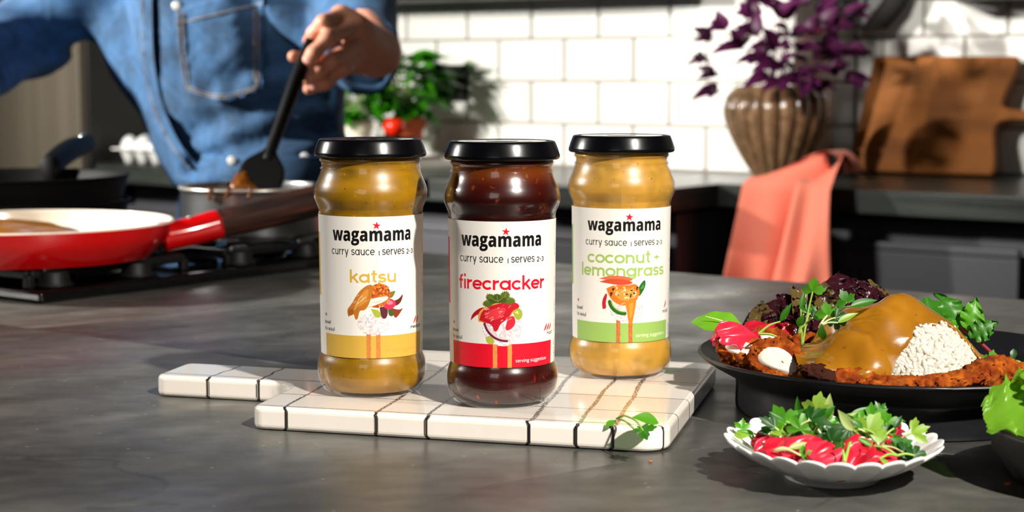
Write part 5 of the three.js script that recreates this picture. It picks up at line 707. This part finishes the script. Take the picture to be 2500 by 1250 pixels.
sprig("coriander sprig crossing left and right behind the pile centre", DG, [2005, 1070, 0.955], [[1975, 1048, 0.955, 0, -65, 11, G.mid], [2045, 1052, 0.94, 1, 80, 12, G.lime], [2015, 1060, 0.945, 4, 30, 8, G.bright]]);
sprig("pale stemmed coriander sprig in front of the pickles at the dish's left", DG, [1890, 1100, 0.92], [[1955, 1112, 0.905, 5, 60, 6.5, G.bright], [1925, 1095, 0.915, 1, 75, 13, G.pale]], G.paleStem);
sprig("coriander sprig with dark lobed leaf at the right rim of the dish", DG, [2190, 1112, 0.91], [[2130, 1088, 0.915, 1, -60, 10, G.bright], [2232, 1112, 0.91, 4, 75, 8, G.deep], [2148, 1120, 0.9, 1, 120, 8, G.lime]]);
sprig("coriander sprig with stem hanging over the front pickles of the dish", DG, [2062, 1128, 0.895], [[2058, 1098, 0.9, 1, -5, 6, G.mid], [2090, 1062, 0.93, 0, 75, 12, G.mid]]);
{ const r = rng(90), mats = [G.mid, G.bright, G.deep, G.lime, G.mid, G.deep], xs = Array.from({ length: 14 }, () => 1905 + r() * 270).sort((a, b) => a - b);
  xs.forEach((px, i) => { const py = 1052 + r() * 42, z = 0.925 + r() * 0.03, s = r() > 0.5 ? 1 : -1; sprig('thin herb sprig tangled low in the green pile of the dish, ' + NTH[i] + ' from the left', 'tangled herb sprigs in the scalloped dish', [px, py + 16, z], [0, 1].map((k) => [px + s * (20 + r() * 45) * (k ? -0.6 : 1), py - 6 - r() * 34, z + (r() - 0.5) * 0.02, r() > 0.55 ? 3 + Math.floor(r() * 3) : Math.floor(r() * 3), s * (k ? -1 : 1) * (25 + r() * 80), 7.5 + r() * 5, mats[Math.floor(r() * 6)]]), r() > 0.6 ? G.paleStem : G.stem); }); }
// sprig on the serving board
{ const y = BT + 0.0012, b = onY(1492, 1033, y), t = thing('herb_sprig', 'loose green herb sprig lying on the front right corner of the ceramic board', 'herb', b), add = (px, py, h) => { const q = onY(px, py, y + h); return [q[0] - b[0], q[1] - b[1], q[2] - b[2]]; };
  const A = add(1505, 1022, 0.003), e1 = add(1540, 1020, 0.008), e2 = add(1570, 1052, 0.004), e3 = add(1506, 1026, 0.002);
  for (const [p, q] of [[A, e1], [e1, e2], [A, add(1548, 1047, 0.002)]]) part('stem', tube([p, [(p[0] + q[0]) / 2, (p[1] + q[1]) / 2 + 0.0015, (p[2] + q[2]) / 2], q], 0.0006, 6, 10), G.stem, t);
  aim(part('leaf', OB[2], G.bright, t, e1), V(0.97, 0.1, 0.1), V(0, 0.8, 0.6)).scale.setScalar(0.0165); aim(part('leaf', OB[2], G.bright, t, e3), V(-0.6, 0.05, 0.65), V(0, 1, 0.3)).scale.setScalar(0.009);
  aim(part('leaf', LO[0], G.mid, t, e2), V(0.6, 0.35, 0.2), V(0, 0.9, 0.5)).scale.setScalar(0.0085); aim(part('leaf', LO[2], G.mid, t, e2), V(-0.8, 0.25, 0.1), V(0, 0.9, 0.5)).scale.setScalar(0.006); }
// dark bowl at the right edge with a lettuce leaf
{ const c = [0.346, 0.9003, -0.93], t = thing('bowl', 'dark shallow bowl cut off by the right edge of the photo', 'bowl', c);
  part('bowl_body', lathe(smoothPts([[0, 0.001], [0.06, 0.001], [0.07, 0.0], [0.078, 0.004], [0.085, 0.016], [0.087, 0.028], [0.0865, 0.0305], [0.083, 0.0305], [0.0805, 0.028], [0.078, 0.016], [0.07, 0.008], [0, 0.007]], 4), 128), std(0x14110f, 0.5), t);
  const l = thing('lettuce_leaf', 'bright green lettuce leaf spilling over the dark bowl at the right edge', 'lettuce', [c[0] - 0.05, c[1] + 0.04, c[2] + 0.0]);
  [[[-0.75, 0.25, 0.25], 0.042, 0], [[-0.5, -0.35, 0.75], 0.03, 2], [[-0.3, 0.75, 0.2], 0.03, 4], [[0.4, 0.3, 0.7], 0.04, 1], [[0.7, 0.5, 0], 0.05, 3]].forEach(([d, s, k]) => aim(part('blade', blade(s, s * 1.1, { bend: 0.5, fold: 0.15, n: 36, m: 24, ruffle: 0.0024, waves: 26 + k * 3, seed: k, prof: (u) => Math.pow(Math.sin(PI * (0.06 + 0.9 * u)), 0.5) * (1 + 0.12 * Math.sin(u * 40 + k)) }), leafMat(k % 2 ? 0x3f7a16 : 0x6c9f28, { roughness: 0.28 }), l), V(...d), V(-0.2, 0.8, 0.6))); }
// crumbs on the worktop
[[2460, 1181, 0.0013, 'orange crumb on the concrete below the scalloped dish'], [1588, 1126, 0.0007, 'tiny orange crumb before the right end of the ceramic board']].forEach(([x, y, s, l], k) => { const q = onY(x, y, 0.9006), g = nets((a, b, c) => ell([0, 0, 0], [s * 1.5, s * 0.7, s])(a, b, c) + s * 0.5 * (noise(a * 1500 + k, b * 1500, c * 1500) - 0.5), [-s * 2, -s, -s * 1.5], [s * 2, s * 1.2, s * 1.5], s * 0.25); single('crumb', g, std(0xc06018, 0.7), l, 'crumb', q); });
// ------------------------------------------------------------------ the cook
{ const O = V(-0.4, 0, -2.62), inv = (p) => { const x = p[0] - O.x, z = p[2] - O.z; return [0.8 * x + 0.6 * z, p[1], -0.6 * x + 0.8 * z]; }, PL = (px, py, z) => inv(at(px, py, z));
  const t = thing('person', 'cook in a blue denim shirt and jeans stirring the saucepan with a black spatula', 'person', O.toArray(), TH);
  const shL = [0.165, 1.375, -0.02], elL = PL(850, 38, 2.53), cuL = PL(884, 134, 2.4), wrL = PL(918, 128, 2.292);
  const shR = [-0.165, 1.38, 0], elR = PL(70, 88, 2.72), wrR = PL(-140, 190, 2.5), haR = PL(-240, 240, 2.4);
  // skin: one continuous surface
  const hipL = [0.125, 0.9, 0], hipR = [-0.005, 0.9, 0], knL = [0.115, 0.48, 0.02], knR = [-0.06, 0.48, 0.02], anL = [0.115, 0.09, -0.02], anR = [-0.065, 0.09, -0.02];
  const body = blend([ell([0, 1.27, 0], [0.145, 0.17, 0.095]), cone([0.02, 1.15, 0], [0.055, 0.96, 0], 0.1, 0.105, 1.2), cone(hipL, knL, 0.08, 0.052), cone(hipR, knR, 0.08, 0.052), cone(knL, anL, 0.05, 0.036), cone(knR, anR, 0.05, 0.036), cone([0.115, 0.04, -0.03], [0.12, 0.03, 0.1], 0.036, 0.028), cone([-0.065, 0.04, -0.03], [-0.07, 0.03, 0.1], 0.036, 0.028), cone(shL, elL, 0.05, 0.04), cone(elL, wrL, 0.04, 0.028), cone(shR, elR, 0.05, 0.04), cone(elR, wrR, 0.04, 0.026), cone([-0.12, 1.4, -0.01], [0.12, 1.4, -0.01], 0.05, 0.05), cone([0, 1.38, -0.01], [0, 1.5, 0.02], 0.052, 0.048)], 0.03);
  const C = (x, y, z) => [0 + x, 1.6 + y, 0.055 + z];
  const headF = (x, y, z) => { let d = blend([ell(C(0, 0.02, -0.01), [0.077, 0.1, 0.095]), ell(C(0, -0.055, 0.022), [0.056, 0.06, 0.07]), cone([0, 1.46, 0.01], [0, 1.53, 0.03], 0.047, 0.047)], 0.03)(x, y, z); d = smin(d, cone(C(0, 0.012, 0.085), C(0, -0.026, 0.106), 0.006, 0.011)(x, y, z), 0.014); for (const s of [-1, 1]) { d = smax(d, -ell(C(s * 0.031, 0.012, 0.096), [0.017, 0.011, 0.014])(x, y, z), 0.012); d = smin(d, ell(C(s * 0.079, -0.005, -0.008), [0.008, 0.03, 0.018])(x, y, z), 0.008); } d = smin(d, ell(C(0, -0.055, 0.089), [0.022, 0.0055, 0.01])(x, y, z), 0.008); d = smin(d, ell(C(0, -0.067, 0.087), [0.019, 0.006, 0.01])(x, y, z), 0.008); return d; };
  const fingers = [[[832, 38, 2.214], [790, 56, 2.178], [766, 82, 2.186], [753, 100, 2.206]], [[868, 62, 2.218], [800, 94, 2.166], [766, 130, 2.158], [745, 157, 2.164]], [[888, 92, 2.23], [812, 148, 2.172], [776, 178, 2.164], [749, 191, 2.17]], [[896, 120, 2.246], [838, 165, 2.192], [792, 203, 2.18], [754, 217, 2.178]]].map((f) => f.map((p) => PL(...p)));
  const thumb = [[905, 158, 2.275], [852, 160, 2.25], [772, 146, 2.226], [716, 138, 2.202]].map((p) => PL(...p));
  const handBones = [cone(wrL, elL, 0.0275, 0.031)];
  fingers.forEach((f, i) => { const k = i === 3 ? 0.85 : 1; handBones.push(cone(wrL, f[0], 0.021, 0.0135 * k)); });
  const palm = blend(handBones, 0.02);
  const chains = [...fingers, thumb].map((f, i) => blend([cone(f[0], f[1], i === 4 ? 0.014 : 0.0108, 0.0098), cone(f[1], f[2], 0.0098, 0.0086), cone(f[2], f[3], 0.0086, 0.0074)].map((c) => c), 0.006));
  const handF = (x, y, z) => { let d = palm(x, y, z); for (let i = 0; i < 5; i++) d = smin(d, chains[i](x, y, z), 0.005); return d; };
  const lo = [1, 2, 3].map(() => 9), hi = [1, 2, 3].map(() => -9); for (const p of [...fingers.flat(), ...thumb, wrL]) for (let k = 0; k < 3; k++) { lo[k] = Math.min(lo[k], p[k] - 0.026); hi[k] = Math.max(hi[k], p[k] + 0.026); }
  // resting hand of the other arm, beyond the left edge
  const dR = V(...haR).sub(V(...wrR)).normalize(), upR = V(0, 1, 0), sdR = V().crossVectors(dR, upR).normalize(), ptR = (f, s, u) => V(...wrR).addScaledVector(dR, f).addScaledVector(sdR, s).addScaledVector(upR, u).toArray();
  const handR = blend([cone(wrR, elR, 0.026, 0.03), ...[-0.026, -0.009, 0.009, 0.026].map((s) => cone(wrR, ptR(0.085, s, -0.005), 0.02, 0.012))], 0.014), fR = [-0.026, -0.009, 0.009, 0.026].map((s, i) => blend([cone(ptR(0.085, s, -0.005), ptR(0.12 + 0.006 * (i % 3), s * 1.05, -0.018), 0.0098, 0.0088), cone(ptR(0.12 + 0.006 * (i % 3), s * 1.05, -0.018), ptR(0.135, s, -0.05), 0.0088, 0.007)], 0.005)); fR.push(blend([cone(ptR(0.02, 0.03, -0.008), ptR(0.06, 0.052, -0.02), 0.014, 0.011), cone(ptR(0.06, 0.052, -0.02), ptR(0.095, 0.05, -0.034), 0.011, 0.008)], 0.005));
  const handRF = (x, y, z) => { let d = handR(x, y, z); for (const f of fR) d = smin(d, f(x, y, z), 0.005); return d; };
  const lo2 = [0, 1, 2].map((k) => Math.min(wrR[k], ptR(0.14, 0, -0.05)[k], ptR(0.1, 0.05, 0)[k], ptR(0.1, -0.04, 0)[k]) - 0.035), hi2 = [0, 1, 2].map((k) => Math.max(wrR[k], ptR(0.14, 0, -0.05)[k], ptR(0.1, 0.05, 0)[k], ptR(0.1, -0.04, 0)[k]) + 0.035);
  const skin = join([nets(body, [-0.62, -0.01, -0.2], [0.42, 1.5, 0.5], 0.014), nets(headF, [-0.11, 1.46, -0.08], [0.11, 1.74, 0.19], 0.005), nets(handF, lo, hi, 0.0028), nets(handRF, lo2, hi2, 0.004)]);
  part('body', skin, M.skin, t);
  for (const s of [-1, 1]) { const e = part('eye', new THREE.SphereGeometry(0.0115, 16, 12), std(0xf2efea, 0.1), t, C(s * 0.031, 0.012, 0.079)); part('iris', new THREE.SphereGeometry(0.0055, 12, 8), std(0x3a2414, 0.1), e, [0, -0.001, 0.0078]); }
  part('hair', nets((x, y, z) => smax(blend([ell(C(0, 0.035, -0.022), [0.09, 0.108, 0.1]), ell(C(0, -0.06, -0.09), [0.06, 0.1, 0.04])], 0.03)(x, y, z) + 0.003 * Math.sin(x * 190), -ell(C(0, -0.03, 0.1), [0.075, 0.1, 0.085])(x, y, z), 0.02), [-0.11, 1.4, -0.12], [0.11, 1.76, 0.16], 0.007), M.hair, t);
  // nails
  for (const [px, py, z] of [[754, 146, 2.1535], [757, 184, 2.1585], [764, 210, 2.1705]]) { const g = new THREE.SphereGeometry(1, 12, 8); g.scale(0.0062, 0.0052, 0.0022); const n = part('nail', g, M.nail, t, PL(px, py, z)); n.rotation.set(-0.2, -TH, -0.7, 'YXZ'); }
  // shirt
  const wr = (x, y, z) => 0.03 * (fbm((x * 1.0 + y * 0.75) * 9 + 3, (y - x * 0.9) * 4.2, z * 6, 3) - 0.47) + 0.016 * (noise((x + y * 0.5) * 34, (y - x) * 13, z * 18) - 0.5);
  const pull = (x, y, z) => { let d = 0; for (const [x0, y0, x1, y1, a, w] of [[0.2, 1.1, 0.02, 1.04, 0.018, 0.018], [0.19, 1.05, 0.0, 0.985, 0.02, 0.016], [0.16, 1.14, 0.06, 1.1, 0.012, 0.014], [-0.2, 1.25, -0.1, 1.1, 0.01, 0.018], [0.1, 1.3, 0.16, 1.12, 0.014, 0.014]]) { const ex = x1 - x0, ey = y1 - y0, h = Math.min(1, Math.max(0, ((x - x0) * ex + (y - y0) * ey) / (ex * ex + ey * ey))), q = Math.hypot(x - x0 - ex * h, y - y0 - ey * h); d += a * Math.exp(-((q / w) ** 2)) * (z > -0.02 ? 1 : 0.2); } return d; };
  const torso = blend([ell([0.005, 1.28, 0], [0.2, 0.2, 0.13]), cone([0.0, 1.24, 0.01], [0.06, 0.99, 0.005], 0.165, 0.122, 1.12), cone([-0.255, 1.255, 0.02], [0.01, 0.98, 0.02], 0.07, 0.08), cone([-0.13, 1.4, -0.01], [0.13, 1.4, -0.01], 0.07, 0.07)], 0.05);
  const slv = (p) => p, mid = (a, b, k) => a.map((v, i) => v + (b[i] - v) * k), cuR = mid(elR, wrR, 0.8);
  const sleeves = blend([cone(shL, elL, 0.078, 0.06), cone(elL, cuL, 0.06, 0.05)], 0.03), sleeveR = blend([cone(shR, elR, 0.074, 0.062), cone(elR, cuR, 0.062, 0.056)], 0.03);
  const armFold = (x, y, z) => 0.012 * Math.exp(-(((y - 1.178 + 0.15 * (x + 0.4)) / 0.01) ** 2)) * (x < -0.2 ? 1 : 0);
  const fullF = (x, y, z) => { const w = wr(x, y, z); let d = smin(torso(x, y, z) + w + pull(x, y, z), smin(sleeves(x, y, z), sleeveR(x, y, z), 0.01) + w * 0.9 + armFold(x, y, z), 0.03); d = smax(d, 0.955 + 0.012 * Math.sin(x * 14) - y, 0.012); return smax(d, y - 1.455, 0.01); };
  const cutL = (x, y, z) => { const n = V(...wrL).sub(V(...cuL)).normalize(); return (x - cuL[0]) * n.x + (y - cuL[1]) * n.y + (z - cuL[2]) * n.z; };
  const nL = V(...wrL).sub(V(...cuL)).normalize(), nR = V(...wrR).sub(V(...elR)).normalize();
  const cut = (c, n) => (x, y, z) => { const q = [x - c[0], y - c[1], z - c[2]], k = q[0] * n.x + q[1] * n.y + q[2] * n.z; return Math.hypot(...q) < 0.13 ? k : -1; }, kL = cut(cuL, nL), kR = cut(cuR, nR);
  const shirtF = (x, y, z) => smax(smax(fullF(x, y, z), kL(x, y, z), 0.01), kR(x, y, z), 0.01);
  const uvOf = (g, k = 3) => { const p = g.attributes.position, uv = g.attributes.uv; for (let i = 0; i < p.count; i++) uv.setXY(i, (p.getX(i) + p.getZ(i) * 0.6) * k, (p.getY(i) + p.getZ(i) * 0.3) * k); return g; };
  const sg = uvOf(nets(shirtF, [-0.64, 0.93, -0.2], [0.4, 1.47, 0.5], 0.009)), shirt = part('shirt', sg, M.denim, t);
  const ring = (c, n, r, w, name) => { const g = uvOf(lathe([[r - 0.006, -w / 2], [r + 0.001, -w / 2 - 0.001], [r + 0.005, -w / 2 + 0.003], [r + 0.005, w / 2 - 0.003], [r + 0.001, w / 2 + 0.001], [r - 0.006, w / 2], [r - 0.008, -w / 2]], 48)); const p = g.attributes.position; for (let i = 0; i < p.count; i++) { const a = Math.atan2(p.getZ(i), p.getX(i)), k = 1 + 0.05 * Math.sin(a * 3 + 1) + 0.03 * Math.sin(a * 7); p.setXYZ(i, p.getX(i) * k, p.getY(i), p.getZ(i) * k); } g.computeVertexNormals(); const m = part(name, g, M.denim, shirt, c); m.quaternion.setFromUnitVectors(V(0, 1, 0), n); return m; };
  ring(mid(cuL, wrL, 0.02), nL, 0.047, 0.035, 'cuff'); ring(mid(cuR, wrR, 0.03), nR, 0.056, 0.04, 'cuff');
  const surf = (px, py, lift = 0.004) => { const a = inv(at(px, py, 2.1)), b = inv(at(px, py, 2.95)); let p = null; for (let i = 0; i < 260; i++) { const q = mid(a, b, i / 260); if (shirtF(...q) < 0) { p = q; break; } } if (!p) return null; const d = V(a[0] - b[0], a[1] - b[1], a[2] - b[2]).normalize(); return [p[0] + d.x * lift, p[1] + d.y * lift, p[2] + d.z * lift]; };
  const strip = (rows, lift, th) => { const g = rows.map((r) => r.map(([px, py]) => [surf(px, py, lift), surf(px, py, lift - th)])).filter((r) => r.every((q) => q[0])), n = g[0].length, pos = [], idx = []; for (const k of [0, 1]) g.forEach((r) => r.forEach((q) => pos.push(...q[k]))); const S = g.length * n; for (let i = 0; i < g.length - 1; i++) for (let j = 0; j < n - 1; j++) { const a = i * n + j, b = a + n; idx.push(a, b, a + 1, b, b + 1, a + 1); } for (let i = 0; i < g.length - 1; i++) for (const j of [0, n - 1]) { const a = i * n + j, b = a + n; idx.push(a, S + a, b, b, S + a, S + b); } for (const i of [0, g.length - 1]) for (let j = 0; j < n - 1; j++) { const a = i * n + j; idx.push(a, a + 1, S + a, a + 1, S + a + 1, S + a); } return uvOf(geom(pos, idx)); };
  const path = (pts, n) => new THREE.CatmullRomCurve3(pts.map((p) => V(p[0], p[1], 0))).getPoints(n).map((p) => [p.x, p.y]);
  const pl = path([[371, -60], [371, 60], [376, 150], [390, 230], [414, 300], [446, 360], [488, 410]], 44);
  part('placket', strip(pl.map(([x, y]) => [0, 1, 2, 3, 4].map((k) => [x - 30 + k * 7.5, y])), 0.021, 0.021), M.denim, shirt);
  const thread = (pts, lift, name = 'stitching') => { const q = pts.map((p) => surf(p[0], p[1], lift)).filter(Boolean); if (q.length > 2) part(name, tube(q, 0.0008, 5, q.length * 3), M.thread, shirt); };
  thread(pl.map(([x, y]) => [x - 24, y]), 0.0218);
  const pk = []; for (let j = 0; j <= 16; j++) { const v = j / 16, row = []; for (let i = 0; i <= 14; i++) { const u = i / 14; row.push([424 + 22 * v * v + u * (218 - 24 * v * v), 22 - 62 * u + v * (196 + 58 * u) + 34 * Math.max(0, v - 0.8) * 5 * Math.sin(Math.min(1, Math.max(0, u)) * PI) * 0.9]); } pk.push(row); }
  part('pocket', strip(pk, 0.006, 0.006), M.denim, shirt);
  for (const k of [0.05, 0.1]) { const b = pk.map((r) => [r[0][0] + (r[14][0] - r[0][0]) * k, r[0][1] + 3]), e = pk.map((r) => [r[14][0] - (r[14][0] - r[0][0]) * k, r[14][1] + 3]).reverse(), m = pk[16].slice(1, 14).map((p) => [p[0], p[1] - 160 * k * 0.9]); thread([...b.slice(0, 15), ...m, ...e.slice(2)], 0.0075); }
  thread(pk[3].map((p) => [p[0], p[1]]), 0.0075);
  for (const [px, py] of [[431, 14], [566, 392], [744, 384]]) { const p = surf(px, py, 0.008); if (p) part('button', lathe([[0, 0.002], [0.004, 0.0022], [0.0062, 0.0014], [0.0066, 0], [0, -0.002]], 20).rotateX(PI / 2), M.pearl, shirt, p, [0, -TH, 0]); }
  { const p = mid(cuR, elR, -0.02); part('button', new THREE.SphereGeometry(0.0075, 16, 10).scale(1, 1, 0.5), M.pearl, shirt, PL(7, 150, 2.585)); }
  // jeans and shoes
  const jeanF = blend([cone([0.035, 0.965, 0.0], [0.085, 0.965, 0.0], 0.11, 0.11, 1.1), cone([0.045, 0.9, 0], [0.075, 0.9, 0], 0.12, 0.12, 1.08), cone(hipL, knL, 0.094, 0.068), cone(hipR, knR, 0.094, 0.068), cone(knL, [0.115, 0.12, -0.015], 0.068, 0.06), cone(knR, [-0.065, 0.12, -0.015], 0.068, 0.06)], 0.03);
  const jeans = part('jeans', uvOf(nets((x, y, z) => smax(smax(jeanF(x, y, z) + 0.006 * (noise(x * 25, y * 18, z * 25) - 0.5), y - 1.005, 0.006), 0.09 - y, 0.006), [-0.2, 0.07, -0.17], [0.26, 1.02, 0.19], 0.013)), M.denim, t);
  part('waistband', (() => { const pos = [], idx = []; for (let i = 0; i <= 64; i++) { const a = (i / 64) * 2 * PI, d = V(Math.cos(a), 0, Math.sin(a)); let lo3 = 0.05, hi3 = 0.3; for (let k = 0; k < 20; k++) { const m = (lo3 + hi3) / 2; jeanF(0.06 + d.x * m, 0.985, d.z * m) < 0 ? (lo3 = m) : (hi3 = m); } for (const [r, y] of [[0, 0.963], [0.006, 0.964], [0.006, 1.004], [0, 1.005]]) pos.push(0.06 + d.x * (lo3 + r), y, d.z * (lo3 + r)); } for (let i = 0; i < 64; i++) for (let k = 0; k < 3; k++) { const a = i * 4 + k, b = a + 4; idx.push(a, a + 1, b, b, a + 1, b + 1); } return uvOf(geom(pos, idx)); })(), M.denim, jeans);
  for (const s of [0.118, -0.067]) part('shoe', nets((x, y, z) => smax(blend([cone([s, 0.05, -0.03], [s, 0.04, 0.1], 0.048, 0.04), cone([s, 0.09, -0.03], [s, 0.05, 0.0], 0.046, 0.045)], 0.03)(x, y, z), 0.001 - y, 0.004), [s - 0.07, -0.01, -0.1], [s + 0.07, 0.16, 0.17], 0.009), M.blackPan, t);
}
scene.traverse((o) => { if (o.isMesh) o.castShadow = o.receiveShadow = true; });
renderer.render(scene, camera);
